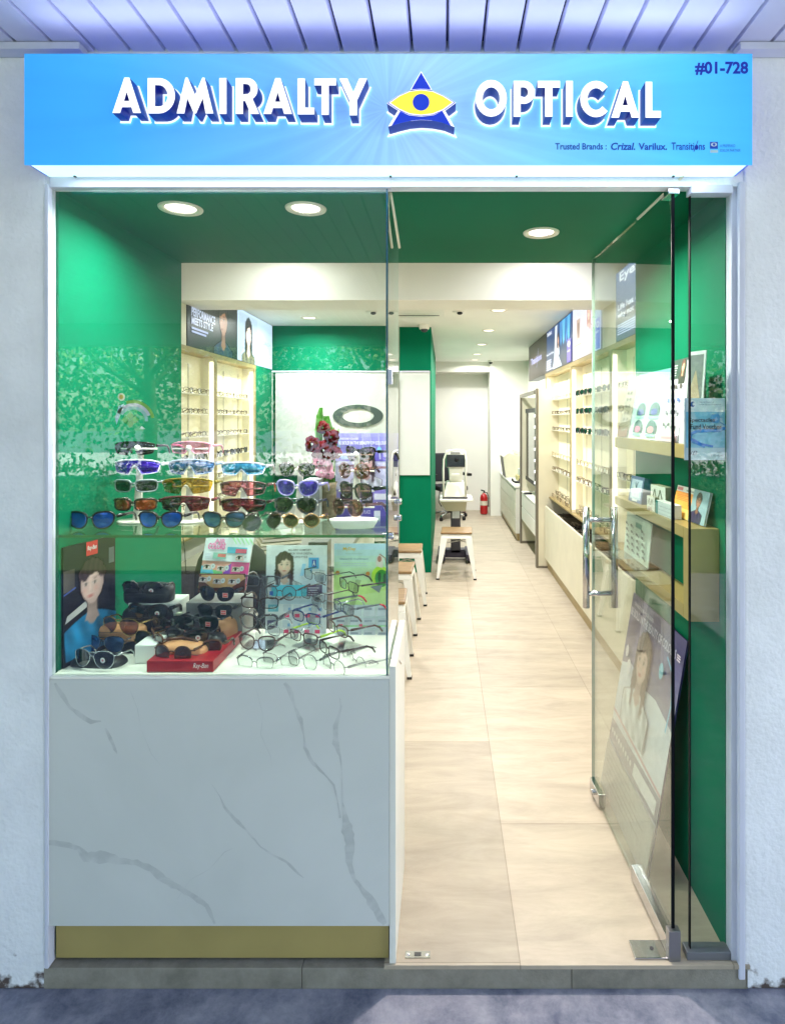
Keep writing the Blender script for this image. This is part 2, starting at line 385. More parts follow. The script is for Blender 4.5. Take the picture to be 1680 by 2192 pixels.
def plaster():
    m, n, b = new_mat('roller_plaster'); L = n.links.new; tc = n.nodes.new('ShaderNodeTexCoord')
    v = n.nodes.new('ShaderNodeTexNoise'); v.inputs['Scale'].default_value = 70; v.inputs['Detail'].default_value = 3; L(tc.outputs['Object'], v.inputs[0])
    bp = n.nodes.new('ShaderNodeBump'); bp.inputs['Strength'].default_value = .55; bp.inputs['Distance'].default_value = .006; L(v.outputs[0], bp.inputs['Height']); L(bp.outputs[0], b.inputs['Normal'])
    # dirt close to the ground with an uneven edge
    sp = n.nodes.new('ShaderNodeSeparateXYZ'); L(tc.outputs['Object'], sp.inputs[0])
    nz = n.nodes.new('ShaderNodeTexNoise'); nz.inputs['Scale'].default_value = 16; nz.inputs['Detail'].default_value = 8; L(tc.outputs['Object'], nz.inputs[0])
    ma = n.nodes.new('ShaderNodeMath'); ma.operation = 'MULTIPLY_ADD'; ma.inputs[1].default_value = -.45; L(nz.outputs[0], ma.inputs[0]); L(sp.outputs[2], ma.inputs[2])
    rp = n.nodes.new('ShaderNodeValToRGB'); e = rp.color_ramp.elements; e[0].position = 0; e[0].color = (.10, .07, .06, 1); e[1].position = .035; e[1].color = (.86, .87, .89, 1)
    mr = n.nodes.new('ShaderNodeMapRange'); mr.inputs['From Min'].default_value = -.29; mr.inputs['From Max'].default_value = .71; L(ma.outputs[0], mr.inputs[0]); L(mr.outputs[0], rp.inputs[0])
    g = n.nodes.new('ShaderNodeTexNoise'); g.inputs['Scale'].default_value = 3.5; g.inputs['Detail'].default_value = 7; g.inputs['Roughness'].default_value = .65; L(tc.outputs['Object'], g.inputs[0])
    g2 = n.nodes.new('ShaderNodeMapRange'); g2.inputs['From Min'].default_value = .3; g2.inputs['From Max'].default_value = .7; g2.inputs['To Min'].default_value = .86; g2.inputs['To Max'].default_value = 1.04; L(g.outputs[0], g2.inputs[0])
    mx = n.nodes.new('ShaderNodeMix'); mx.data_type = 'RGBA'; mx.blend_type = 'MULTIPLY'; mx.inputs[0].default_value = 1; L(rp.outputs[0], mx.inputs[6]); L(g2.outputs[0], mx.inputs[7]); L(mx.outputs[2], b.inputs['Base Color'])
    b.inputs['Roughness'].default_value = .75
    return m
PLASTER = plaster()
# ================================================================== setting
YF = 1.745; YV = 2.627; ZV = 2.20; ZC = 2.46
mb = MB(); mb.box(-60, 60, -80, YF+.4, -.5, -.07); struct('pavement', mb, PAVE)
mb = MB()
mb.add([(-.168,1.741,0),(.86,1.741,0),(.86,2.7,0),(-.168,2.7,0)], [(0,1,2,3)])
mb.add([(-1.3,1.79,0),(-.168,1.79,0),(-.168,2.7,0),(-1.3,2.7,0)], [(0,1,2,3)])
mb.add([(-3,2.7,0),(3,2.7,0),(3,10.6,0),(-3,10.6,0)], [(0,1,2,3)])
mb.add([(-.168,1.741,0),(.86,1.741,0),(.86,1.741,-.011),(-.168,1.741,-.011)], [(0,1,2,3)])
mb.add([(-.168,1.741,0),(-.168,1.79,0),(-.168,1.79,-.011),(-.168,1.741,-.011)], [(0,1,2,3)])
struct('floor', mb, FLOOR)
mb = MB()
xs = [-1.128, -.40, .36, .858]
for a, b in zip(xs[:-1], xs[1:]): mb.box(a+.0008, b-.0008, YF, 1.84, -.07, -.0115)
struct('step', mb, STEP, bevel=.002)
# walkway soffit of metal slats
SLAT = M('slat_metal', (216, 217, 236), .6, metal=0, var=.06, scale=2.5, bump=.05, bscale=30)
SLATD = M('slat_gap', (40, 40, 52), .8)
mb = MB(); g0 = -1.0806; p = .0991; ZS = CAMZ+(897-107)*YF/F
for i in range(-32, 48):
    x0 = g0+p*i+.0058; x1 = g0+p*(i+1)-.0058
    mb.hexa([(x0,-3.2,ZS),(x1,-3.2,ZS),(x1,YF+.02,ZS),(x0,YF+.02,ZS)], [(x0-.004,-3.2,ZS+.016),(x1+.004,-3.2,ZS+.016),(x1+.004,YF+.02,ZS+.016),(x0-.004,YF+.02,ZS+.016)], SLAT)
mb.box(-4.3, 3.8, -3.2, YF+.02, ZS+.03, ZS+.05, SLATD)
struct('canopy_ceiling', mb, SLAT)
mb = MB(); mb.box(-4.3, 3.8, -3.42, -3.2, 2.35, 2.9); struct('canopy_beam', mb, M('beam_concrete', (170,170,165), .8, bump=.3))
# green vestibule lining + white interior as plain setting surfaces
mb = MB()
mb.box(-1.20, -1.113, 1.79, YV, -.01, ZV+.26)            # left lining wall
struct('vestibule_wall', mb, GREEN)
mb = MB(); mb.box(.812, .90, 1.79, YV, -.01, ZV+.26); struct('vestibule_wall', mb, GREEN)
mb = MB(); mb.box(-1.113, .812, 1.76, YV, ZV, ZV+.05); struct('vestibule_ceiling', mb, GREEN)
mb = MB(); mb.box(-2.05, 1.45, 3.93, 10.7, ZC, ZC+.08); mb.box(-2.05, 1.45, YV+.003, 3.929, 2.62, 2.70); mb.box(-2.05, 1.45, 1.8, YV+.003, ZC+.12, ZC+.2); struct('ceiling', mb, CEILW)
mb = MB(); mb.box(-1.95, 1.35, 3.928, 4.28, 2.292, 2.619); struct('ceiling_beam', mb, CEILW)
mb = MB(); mb.box(1.33, 1.45, YV, 10.6, -.01, 2.64); struct('interior_wall', mb, WHITE)
mb = MB(); mb.box(-2.05, -1.93, YV, 10.6, -.01, 2.64); struct('interior_wall', mb, WHITE)
mb = MB(); mb.box(-1.93, -1.20, YV, YV+.06, -.01, 2.62); mb.box(.90, 1.33, YV, YV+.06, -.01, 2.62); mb.box(-1.2, .9, YV-.03, YV-.002, ZV+.051, 2.70); struct('interior_wall', mb, WHITE)
mb = MB(); mb.box(-1.93, 1.33, 10.45, 10.6, -.01, ZC); mb.box(.74, 1.33, 9.85, 10.45, -.01, ZC); mb.box(-.5, .74, 9.95, 10.45, 2.30, ZC)
struct('back_wall', mb, WHITE)
mb = MB(); mb.box(-1.93, -.575, 6.12, 6.24, -.01, ZC); struct('green_back_wall', mb, GREEN)
mb = MB(); mb.box(-.572, -.447, 6.22, 6.30, -.01, ZC); struct('pale_wall_strip', mb, WHITE)
mb = MB(); mb.box(-.444, -.128, 6.2, 9.34, -.01, ZC); t = mb.build('green_column', GREEN)
tag(t, 'dark green square column block standing in the middle of the shop', 'column')
# outside walls either side of the shop front
mb = MB(); mb.box(-1.9, -1.1225, YF, 2.3, -.07, ZS+.05); t = mb.build('facade_wall', PLASTER, bevel=.006); tag(t, 'rough white plastered wall at the left end of the shop front', 'wall')
mb = MB(); mb.box(.846, 1.7, YF, 2.3, -.07, ZS+.05); t = mb.build('facade_wall', PLASTER, bevel=.006); tag(t, 'rough white plastered wall to the right of the voucher poster', 'wall')
mb = MB(); mb.box(-1.1225, .846, 1.75, 1.79, ZV-.005, ZS+.05); t = mb.build('header_wall', PLASTER); tag(t, 'narrow painted wall strip above the blue shop sign under the slats', 'wall')
# ceiling trim seen around the pillars
TRIM = M('trim_white', (206, 208, 222), .35, var=.05)
mb = MB(); mb.box(-1.4, PX(150, 1.66), 1.70, YF-.002, ZS-.022, ZS-.002); mb.build('ceiling_trim', TRIM, bevel=.002); tag(bpy.context.scene.collection.objects[-1], 'thin white ceiling edge trim above the left wall', 'trim')
mb = MB(); mb.box(PX(1600, 1.66), 1.4, 1.70, YF-.002, ZS-.022, ZS-.002); mb.build('ceiling_trim', TRIM, bevel=.002); tag(bpy.context.scene.collection.objects[-1], 'thin white ceiling edge trim above the right wall', 'trim')
# jambs
t = thing('window_frame', 'white painted metal frame strip down the left edge of the display window', 'frame', (-1.118, YF, 0))
mb = MB(); mb.box(-1.1225, -1.112, YF-.004, YF+.03, -.01, 2.20); mb.build('jamb', TRIM, t, bevel=.002, world=True)
mb = MB(); mb.box(-1.112, PX(836, YF), YF+.0, YF+.028, PZ(400, YF), PZ(386, YF)+.012); mb.build('head_channel', TRIM, t, bevel=.002, world=True)
t = thing('window_frame', 'white painted metal frame at the right edge beside the fixed glass panel', 'frame', (.83, YF, 0))
mb = MB(); mb.box(.815, .846, YF+.012, YF+.05, -.01, 2.20); mb.box(.829, .8465, YF-.006, YF+.012, -.04, 2.205); mb.build('jamb', TRIM, t, bevel=.003, world=True)
mb = MB(); mb.box(PX(1480, YF), .815, YF+.0, YF+.04, PZ(412, YF), PZ(394, YF)); mb.build('head_channel', TRIM, t, bevel=.002, world=True)
mb = MB(); mb.box(PX(1474, YF), .815, YF+.012, YF+.05, 0.0, .022); mb.build('floor_channel', M('grey_channel', (120,122,128), .4, metal=.4), t, bevel=.002, world=True)

# ================================================================== shop sign
YS = 1.655
def sign_mat():
    m, n, b = new_mat('sign_print_glow'); L = n.links.new; tc = n.nodes.new('ShaderNodeTexCoord'); sp = n.nodes.new('ShaderNodeSeparateXYZ'); L(tc.outputs['Object'], sp.inputs[0])
    mr = n.nodes.new('ShaderNodeMapRange'); mr.inputs['From Min'].default_value = -.97; mr.inputs['From Max'].default_value = .97; L(sp.outputs[0], mr.inputs[0])
    rp = n.nodes.new('ShaderNodeValToRGB'); e = rp.color_ramp.elements
    e[0].position = 0; e[0].color = (*lin((54, 160, 244)), 1); e[1].position = 1; e[1].color = (*lin((60, 170, 248)), 1)
    for p_, c in ((.12, (64, 168, 248)), (.35, (110, 182, 248)), (.55, (160, 204, 250)), (.75, (116, 198, 250)), (.9, (80, 188, 250))):
        q = e.new(p_); q.color = (*lin(c), 1)
    L(mr.outputs[0], rp.inputs[0])
    # printed rays
    at = n.nodes.new('ShaderNodeMath'); at.operation = 'ARCTAN2'
    L(sp.outputs[2], at.inputs[0]); L(sp.outputs[0], at.inputs[1])
    cb = n.nodes.new('ShaderNodeCombineXYZ'); L(at.outputs[0], cb.inputs[0])
    nz = n.nodes.new('ShaderNodeTexNoise'); nz.inputs['Scale'].default_value = 7; nz.inputs['Detail'].default_value = 3; L(cb.outputs[0], nz.inputs[0])
    r2 = n.nodes.new('ShaderNodeMapRange'); r2.inputs['From Min'].default_value = .35; r2.inputs['From Max'].default_value = .65; r2.inputs['To Min'].default_value = .90; r2.inputs['To Max'].default_value = 1.08; L(nz.outputs[0], r2.inputs[0])
    mx = n.nodes.new('ShaderNodeMix'); mx.data_type = 'RGBA'; mx.blend_type = 'MULTIPLY'; mx.inputs[0].default_value = 1; L(rp.outputs[0], mx.inputs[6]); L(r2.outputs[0], mx.inputs[7])
    L(mx.outputs[2], b.inputs['Emission Color']); L(mx.outputs[2], b.inputs['Base Color']); b.inputs['Emission Strength'].default_value = .60*K  # glow of the letter halos is put into the printed face as emission
    b.inputs['Roughness'].default_value = .3
    return m
sx0, sx1 = PX(52, YS), PX(1610, YS); sz0, sz1 = PZ(352, YS), PZ(114, YS); scx = (sx0+sx1)/2; scz = (sz0+sz1)/2
sign = thing('shop_sign', 'long blue lit shop sign with raised white letters and a yellow eye logo', 'sign', (scx, YS, scz))
mb = MB(); mb.box(sx0-scx, sx1-scx, .004, .092, sz0-scz+.006, sz1-scz); mb.build('sign_box', M('sign_side', (96, 120, 240), .4, emit=.2), sign, bevel=.001)
mb = MB(); mb.box(sx0-scx, sx1-scx, 0, .004, sz0-scz, sz1-scz); mb.build('face_panel', sign_mat(), sign)
mb = MB(); mb.box(sx0-scx+.012, sx1-scx-.012, .008, .088, sz0-scz+.002, sz0-scz+.0055)
mb.build('light_strip', M('sign_underlight', (205, 255, 250), .4, emit=1.0, ecol=(205, 253, 250)), sign)
for px in (162, 836, 1105, 1440): 
    mb = MB(); x = PX(px, 1.74)-scx; mb.box(x-.003, x+.003, .078, .086, sz0-scz-.001, sz0-scz+.002); mb.build('screw', BLACKP, sign)
SIDE = M('letter_side', (16, 26, 140), .35, emit=.12, ecol=(24, 44, 180))
FACEW = M('letter_face', (255, 255, 250), .4, emit=1.0)
HALO = M('letter_halo', (235, 250, 255), .4, emit=1.15)
def arc(cx, cy, rx, ry, a0, a1, n=14): return [(cx+rx*math.cos(R(a0+(a1-a0)*i/n)), cy+ry*math.sin(R(a0+(a1-a0)*i/n))) for i in range(n+1)]
T = .2
GL = {
 'A': ([[(0,0),(.33,1),(.47,1),(.79,0),(.575,0),(.525,.165),(.265,.165),(.215,0)], [(.32,.34),(.395,.60),(.47,.34)]], .79),
 'D': ([[(0,0),(0,1)]+[(.30,1)]+arc(.30,.5,.44,.5,88,-88)+[(.30,0)], [(.2,.2)]+arc(.30,.5,.24,.3,-90,90)+[(.2,.8)]], .74),
 'M': ([[(0,0),(.24,1),(.30,1),(.5,.52),(.70,1),(.76,1),(1,0),(.79,0),(.71,.42),(.53,0),(.47,0),(.29,.42),(.21,0)]], 1.0),
 'I': ([[(0,0),(0,1),(T,1),(T,0)]], T),
 'R': ([[(0,0),(0,1),(.32,1)]+arc(.32,.69,.28,.31,85,-60)+[(.64,0),(.41,0),(.26,.36),(.2,.36),(.2,0)], [(.2,.54)]+arc(.30,.69,.11,.14,-90,90)+[(.2,.84)]], .62),
 'L': ([[(0,0),(0,1),(T,1),(T,.19),(.46,.19),(.46,0)]], .46),
 'T': ([[(.205,0),(.205,.81),(0,.81),(0,1),(.61,1),(.61,.81),(.405,.81),(.405,0)]], .61),
 'Y': ([[(.28,0),(.28,.40),(0,1),(.22,1),(.38,.62),(.54,1),(.76,1),(.48,.40),(.48,0)]], .76),
 'O': ([arc(.43,.5,.43,.5,0,345,23), arc(.43,.5,.235,.30,0,345,23)], .86),
 'P': ([[(0,0),(0,1),(.30,1)]+arc(.30,.68,.30,.32,88,-88)+[(.2,.36),(.2,0)], [(.2,.55)]+arc(.28,.68,.13,.14,-90,90)+[(.2,.82)]], .60),
 'C': ([arc(.46,.5,.46,.5,42,318,24)+arc(.46,.5,.25,.30,318,42,20)], .80),
}
def curve_solid(name, splines, mat_face, mat_side, parent, x, y, z, W, H, depth, bev=0, off=0):
    """splines: list of loops in unit space -> extruded solid facing -Y, front at y, depth backwards"""
    cu = bpy.data.curves.new("c", 'CURVE'); cu.dimensions = '2D'; cu.fill_mode = 'BOTH'; cu.extrude = depth/2; cu.offset = off
    for lp in splines:
        s = cu.splines.new('POLY'); s.points.add(len(lp)-1)
        for i, (a, b) in enumerate(lp): s.points[i].co = (a*W, b*H, 0, 1)
        s.use_cyclic_u = True
    ob = bpy.data.objects.new("c", cu); me = bpy.data.meshes.new_from_object(ob)
    bpy.data.objects.remove(ob); bpy.data.curves.remove(cu)
    me.transform(Matrix.Translation((x, y+depth/2, z)) @ Matrix.Rotation(R(90), 4, 'X'))
    me.materials.clear(); me.materials.append(mat_side); me.materials.append(mat_face)
    for p_ in me.polygons: p_.material_index = 1 if p_.normal.y < -.9 else 0; p_.use_smooth = False
    me.name = name
    o = bpy.data.objects.new(name, me); C.objects.link(o); o.parent = parent
    return o
YL = 1.603            # front plane of the letters
def letters(seq):
    for ch, x0, x1, ytop, ybot in seq:
        wx = PX(x0, YL)-scx; W = PX(x1, YL)-PX(x0, YL); H = PZ(ytop, YL)-PZ(ybot, YL); z = PZ(ybot, YL)-scz
        g, wd = GL[ch]; sp_ = [[(a/wd, b) for a, b in lp] for lp in g]
        o = curve_solid('letter', sp_, FACEW, SIDE, sign, wx, YL-YS, z, W, H, .045)
        curve_solid('letter_glow', sp_, HALO, HALO, o, wx, YL-YS+.046, z, W, H, .003, off=.0032)
def zx1(v): return v*.5097
def zx2(v): return 823.8+v*.5097
letters([('A', zx1(472), zx1(592), 165, 241), ('D', zx1(620), zx1(735), 166, 242), ('M', zx1(742), zx1(896), 165, 242), ('I', zx1(921), zx1(951), 166, 243), ('R', zx1(990), zx1(1085), 166, 243), ('A', zx1(1106), zx1(1226), 166, 243), ('L', zx1(1250), zx1(1320), 167, 244), ('T', zx1(1320), zx1(1411), 167, 245), ('Y', zx1(1425), zx1(1542), 167, 246)])
letters([('O', zx2(380), zx2(512), 170, 249), ('P', zx2(540), zx2(629), 172, 249), ('T', zx2(641), zx2(735), 172, 249), ('I', zx2(760), zx2(789), 172, 249), ('C', zx2(820), zx2(935), 172, 250), ('A', zx2(950), zx2(1068), 173, 251), ('L', zx2(1094), zx2(1159), 174, 251)])
# logo
def lp(pts): return [(PX(zx2(a), YL)-scx, PZ(b*.5097, YL)-scz) for a, b in pts]
eye_t = [(153+145*math.cos(R(t)), 430-56*math.sin(R(t))**1) for t in range(0, 181, 12)]
eye = [(8,432),(50,402),(100,380),(152,374),(205,380),(255,402),(298,430),(255,462),(205,482),(152,488),(100,482),(50,460)]
tri = [(152,297),(198,376),(175,374),(152,373),(130,374),(107,376)]
low = [(55,462),(100,484),(152,490),(205,484),(252,462),(292,532),(250,515),(200,505),(152,502),(105,506),(58,517),(14,530)]
BLUEF = M('logo_blue', (28, 60, 200), .35, emit=.55, ecol=(28, 60, 200)); YEL = M('logo_yellow', (250, 222, 60), .35, emit=.95, ecol=(252, 224, 70))
def inset(pts, k):
    cx = sum(a for a, b in pts)/len(pts); cy = sum(b for a, b in pts)/len(pts); return [(cx+(a-cx)*k, cy+(b-cy)*k) for a, b in pts]
for nm, pts in (('logo_triangle', tri), ('logo_base', low), ('logo_eye', eye)):
    o = curve_solid(nm, [lp(pts)], FACEW, SIDE, sign, 0, YL-YS, 0, 1, 1, .045)
    curve_solid('logo_glow', [lp(pts)], HALO, HALO, o, 0, YL-YS+.046, 0, 1, 1, .003, off=.003)
    if nm != 'logo_eye': curve_solid('logo_inlay', [lp(inset(pts, .90))], BLUEF, BLUEF, o, 0, YL-YS-.0015, 0, 1, 1, .0012)
    else:
        curve_solid('logo_inlay', [lp(inset(pts, .975))], BLUEF, BLUEF, o, 0, YL-YS-.0012, 0, 1, 1, .001)
        curve_solid('logo_inlay', [lp(inset(pts, .935))], FACEW, FACEW, o, 0, YL-YS-.0022, 0, 1, 1, .0008)
        curve_solid('logo_yellow', [lp(inset(pts, .89))], YEL, YEL, o, 0, YL-YS-.0032, 0, 1, 1, .0008)
        curve_solid('logo_pupil', [lp([(152+35*math.cos(R(t)), 431+35*math.sin(R(t))) for t in range(0, 360, 15)])], BLUEF, BLUEF, o, 0, YL-YS-.0045, 0, 1, 1, .0011)
# small lettering printed on the face
pr = Print(s_ := (sx0, YS-.0006, sz0), (sx1-sx0, 0, 0), (0, 0, sz1-sz0), emit=.35)
def U(px): return (PX(px, YS)-sx0)/(sx1-sx0)
def V(py): return (PZ(py, YS)-sz0)/(sz1-sz0)
navy = (26, 50, 190)
pr.text('#01-728', U(1487), V(160), U(1601), V(131), navy, off=.035)
pr.text('Trusted Brands :', U(1188), V(320), U(1298), V(306), (30, 90, 200), off=.02)
pr.text('Crizal.', U(1307), V(321), U(1359), V(305), (24, 80, 205), off=.025, shear=.2)
pr.text('Varilux.', U(1366), V(321), U(1427), V(306), (24, 80, 205), off=.025)
pr.text('Transitions', U(1436), V(321), U(1508), V(305), (24, 80, 205), off=.015)
pr.stroke([(U(1484), V(325)), (U(1493), V(301))], .006, (24, 60, 190)); pr.ell(U(1489), V(316), .0022, .022, (24, 60, 190))
pr.build('small_lettering', sign)
pr = Print((sx0, YS-.0006, sz0), (sx1-sx0, 0, 0), (0, 0, sz1-sz0), emit=.35)
pr.rect(U(1519), V(318), U(1536), V(303), (30, 84, 210)); pr.ell(U(1527.5), V(309), .0042, .018, (210, 235, 255)); pr.ell(U(1527.5), V(309), .0018, .012, (30, 84, 210)); pr.rect(U(1519), V(327), U(1536), V(321), (190, 235, 250))
pr.text('A PREFERRED', U(1540), V(315), U(1573), V(309), (60, 150, 235), off=.02); pr.text('ESSILOR PARTNER', U(1540), V(325), U(1584), V(319), (60, 150, 235), off=.02)
pr.build('partner_badge', sign)
def area(name, loc, size, power, col, parent=None, rot=(0,0,0), shape='DISK', sy=None, spread=160):
    l = bpy.data.lights.new(name, 'AREA'); l.shape = shape; l.size = size; l.energy = power*K; l.color = col; l.spread = R(spread)
    if sy: l.size_y = sy
    o = bpy.data.objects.new(name, l); C.objects.link(o); o.location = loc; o.rotation_euler = rot
    if parent is not None: o.parent = parent
    return o
# light thrown by the lit underside
area('strip_glow', (0, .046, sz0-scz-.002), 1.8, 2.2, (.62, .72, 1.0), sign, shape='RECTANGLE', sy=.05, spread=175)
# the lit letters and face throw light forward onto the soffit and walls
area('face_glow', (0, -.045, sz1-scz-.02), 1.8, 1.1, (.60, .64, 1.0), sign, rot=(R(215), 0, 0), shape='RECTANGLE', sy=.02, spread=170)

# ================================================================== recessed downlights
LENS_W = M('lamp_lens', (255, 244, 230), .4, emit=3.0, ecol=(255, 240, 232))
LENS_F = M('lamp_reflector', (214, 200, 204), .2, metal=.6)
TRIMR = M('lamp_trim', (226, 216, 196), .35)
def downlight(x, y, z, r, power, label, group, col=(1, .995, .985), fins=True, name='ceiling_downlight'):
    t = thing(name, label, 'downlight', (x, y, z), group=group)
    mb = MB(); mb.lathe([(r*.66, .012), (r*.70, -.001), (r*.78, -.004), (r*.97, -.005), (r, -.001), (r, .001)], seg=32); mb.build('trim_ring', TRIMR, t)
    mb = MB(); mb.lathe([(0, -.0008), (r*.68, -.0008), (r*.69, 0)], seg=28); mb.build('lens', LENS_W, t)
    if fins:
        mb = MB()
        for k in (-.35, 0, .35): mb.box(-r*.5, r*.5, k*r-.002, k*r+.002, -.003, -.0012)
        mb.build('louvre', LENS_F, t)
    area('lamp_light', (0, 0, -.006), r*1.2, power, col, t, spread=165)
    return t
VP_ = 11.5
downlight(-.826, 1.945, ZV, .067, VP_, 'round cream downlight in the green ceiling nearest the left wall', 'downlights in the green entrance ceiling')
downlight(-.433, 1.945, ZV, .064, VP_, 'round cream downlight in the green ceiling beside the side glass', 'downlights in the green entrance ceiling')
downlight(.345, 2.198, ZV, .064, VP_*3.0, 'round cream downlight in the green ceiling above the doorway', 'downlights in the green entrance ceiling', col=(1, .90, .83))
lab = ['nearest', 'second nearest', 'third nearest', 'second farthest', 'farthest']
for i, (x, y) in enumerate(((.464, 5.25), (.466, 6.44), (.467, 7.65), (.471, 8.80), (.479, 9.62))):
    downlight(x, y, ZC, .075, 31 if i < 4 else 14, 'small round white ceiling lamp, %s in the row over the aisle' % lab[i] if i < 4 else 'small round white ceiling lamp, farthest in the row over the aisle by the back wall', 'downlights over the shop aisle', fins=False)
downlight(-1.225, 5.64, ZC, .078, 30, 'small round white ceiling lamp in front of the green back wall', 'downlights over the shop aisle', fins=False)
for x, y in ((.62, 3.58), (-.98, 3.58), (-.3, 4.9)):
    downlight(x, y, 2.62 if y < 4 else ZC, .065, 7, 'small round white ceiling lamp hidden behind the ceiling drop', 'downlights over the shop aisle', fins=False)
# ================================================================== display counter and glass case
def marble():
    m, n, b = new_mat('grey_marble'); L = n.links.new; tc = n.nodes.new('ShaderNodeTexCoord')
    a = n.nodes.new('ShaderNodeTexNoise'); a.inputs['Scale'].default_value = 2.2; a.inputs['Detail'].default_value = 9; a.inputs['Distortion'].default_value = .8; L(tc.outputs['Object'], a.inputs[0])
    rp = n.nodes.new('ShaderNodeValToRGB'); rp.color_ramp.elements[0].position = .25; rp.color_ramp.elements[1].position = .8
    rp.color_ramp.elements[0].color = (.58, .60, .57, 1); rp.color_ramp.elements[1].color = (.68, .695, .665, 1); L(a.outputs[0], rp.inputs[0]); L(rp.outputs[0], b.inputs['Base Color']); b.inputs['Roughness'].default_value = .35
    return m
MARB = marble()
def veinmat():
    m, n, b = new_mat('marble_vein'); L = n.links.new; tc = n.nodes.new('ShaderNodeTexCoord')
    a = n.nodes.new('ShaderNodeTexNoise'); a.inputs['Scale'].default_value = 14; a.inputs['Detail'].default_value = 8; a.inputs['Distortion'].default_value = 1.5; L(tc.outputs['Object'], a.inputs[0])
    rp = n.nodes.new('ShaderNodeValToRGB'); rp.color_ramp.elements[0].position = .35; rp.color_ramp.elements[1].position = .72
    rp.color_ramp.elements[0].color = (.47, .49, .47, 1); rp.color_ramp.elements[1].color = (.62, .635, .61, 1); L(a.outputs[0], rp.inputs[0]); L(rp.outputs[0], b.inputs['Base Color']); b.inputs['Roughness'].default_value = .35
    return m
VEIN = veinmat()
cx0, cx1 = PX(96, YF), PX(833, YF); cz0, cz1 = PZ(1983, YF), PZ(1455, YF); YB = 2.148
ct = thing('display_counter', 'waist high display counter faced in veined grey marble with a brass coloured kick plate', 'counter', ((cx0+cx1)/2, 1.95, 0))
mb = MB(); mb.box(cx0, cx1-.0, YF, YF+.02, cz0, cz1, MARB)
def vein(pts):
    """pts: (px,py,width px) down the front panel, drawn as an inlay with ragged edges"""
    sub = []
    for (a, b, w0), (c, d, w1) in zip(pts[:-1], pts[1:]):
        n_ = max(2, int(math.hypot(c-a, d-b)/9))
        for i in range(n_): sub.append((a+(c-a)*i/n_, b+(d-b)*i/n_, w0+(w1-w0)*i/n_))
    sub.append(pts[-1]); Lf = []; Rt = []
    for i, (a, b, w_) in enumerate(sub):
        j = min(i+1, len(sub)-1); k = max(i-1, 0); dx, dy = sub[j][0]-sub[k][0], sub[j][1]-sub[k][1]; l_ = math.hypot(dx, dy) or 1
        nx, ny = -dy/l_, dx/l_; w1 = w_/2*(.75+.6*random.random()); w2 = w_/2*(.75+.6*random.random())
        Lf.append((a+nx*w1, b+ny*w1)); Rt.append((a-nx*w2, b-ny*w2))
    for i in range(len(sub)-1):
        q = [Lf[i], Lf[i+1], Rt[i+1], Rt[i]]
        mb.add([(PX(a, YF-.0005), YF-.0005, max(cz0+.001, min(cz1-.001, PZ(b, YF-.0005)))) for a, b in q], [(0,1,2,3)], VEIN)
def zc(a, b): return ((100+a/1.8667)*.8563, (1660+b/1.8667)*.8563)
def vz(lst): vein([(*zc(a, b), w_*.4587*.85) for a, b, w_ in lst])
vz([(70,90,14),(105,150,30),(140,205,16),(190,240,26),(240,270,24),(285,268,6)]); vz([(305,300,10),(330,350,22),(350,400,16),(360,420,3)])
vz([(30,835,26),(110,840,30),(180,865,28),(215,900,50),(300,905,62),(370,920,34),(450,930,34),(520,960,36),(580,1010,38),(640,1040,34),(720,1090,28),(780,1130,24),(815,1215,12)])
vz([(800,560,1.5),(840,620,6),(860,670,14),(905,720,20),(960,775,12),(1030,855,7),(1090,895,10),(1150,925,14),(1205,980,10),(1230,1000,2)])
vz([(1140,90,20),(1165,120,24),(1190,205,12),(1215,260,22),(1230,330,5),(1235,390,14),(1270,460,22),(1290,480,14),(1340,530,8),(1370,565,10),(1388,640,5),(1400,720,12)])
vz([(420,120,1),(455,210,2.5),(470,300,1.5),(520,420,3),(560,470,1)]); vz([(640,1100,1),(700,1010,2.5),(790,960,2),(860,880,3),(900,860,1)]); vz([(1010,120,1),(1040,240,2),(1030,330,3),(1075,430,1.5),(1090,520,1)]); vz([(1398,160,3),(1405,200,12),(1380,290,26),(1380,370,36),(1400,430,10),(1408,500,3),(1410,640,3),(1420,690,20),(1430,760,50),(1445,840,56),(1440,920,44),(1465,1005,16),(1510,1060,26),(1545,1110,44),(1590,1190,36),(1610,1215,20)])
mb.build('front_panel', None, ct, world=True)
mb = MB(); mb.box(cx1+.0005, cx1+.018, YF+.002, YB, .0, PZ(1340, YB)+.02); mb.build('side_panel', LAMW, ct, bevel=.001, world=True)
mb = MB(); mb.box(-1.111, cx1, YF+.001, YB, cz1+.0005, cz1+.007); mb.build('counter_top', M('counter_top_white', (244, 242, 232), .25, var=.02), ct, bevel=.001, world=True)
mb = MB(); mb.box(-1.105, cx1-.004, YF+.021, YB-.02, 0.0, cz0-.003); mb.build('kick_plate', M('brass_laminate', (176, 158, 98), .42, metal=.15, var=.06, scale=5), ct, world=True)
mb = MB(); mb.box(-1.111, cx1, YB-.018, YB-.001, cz0, cz1); mb.build('back_panel', LAMW, ct, world=True)
ZT = cz1+.007
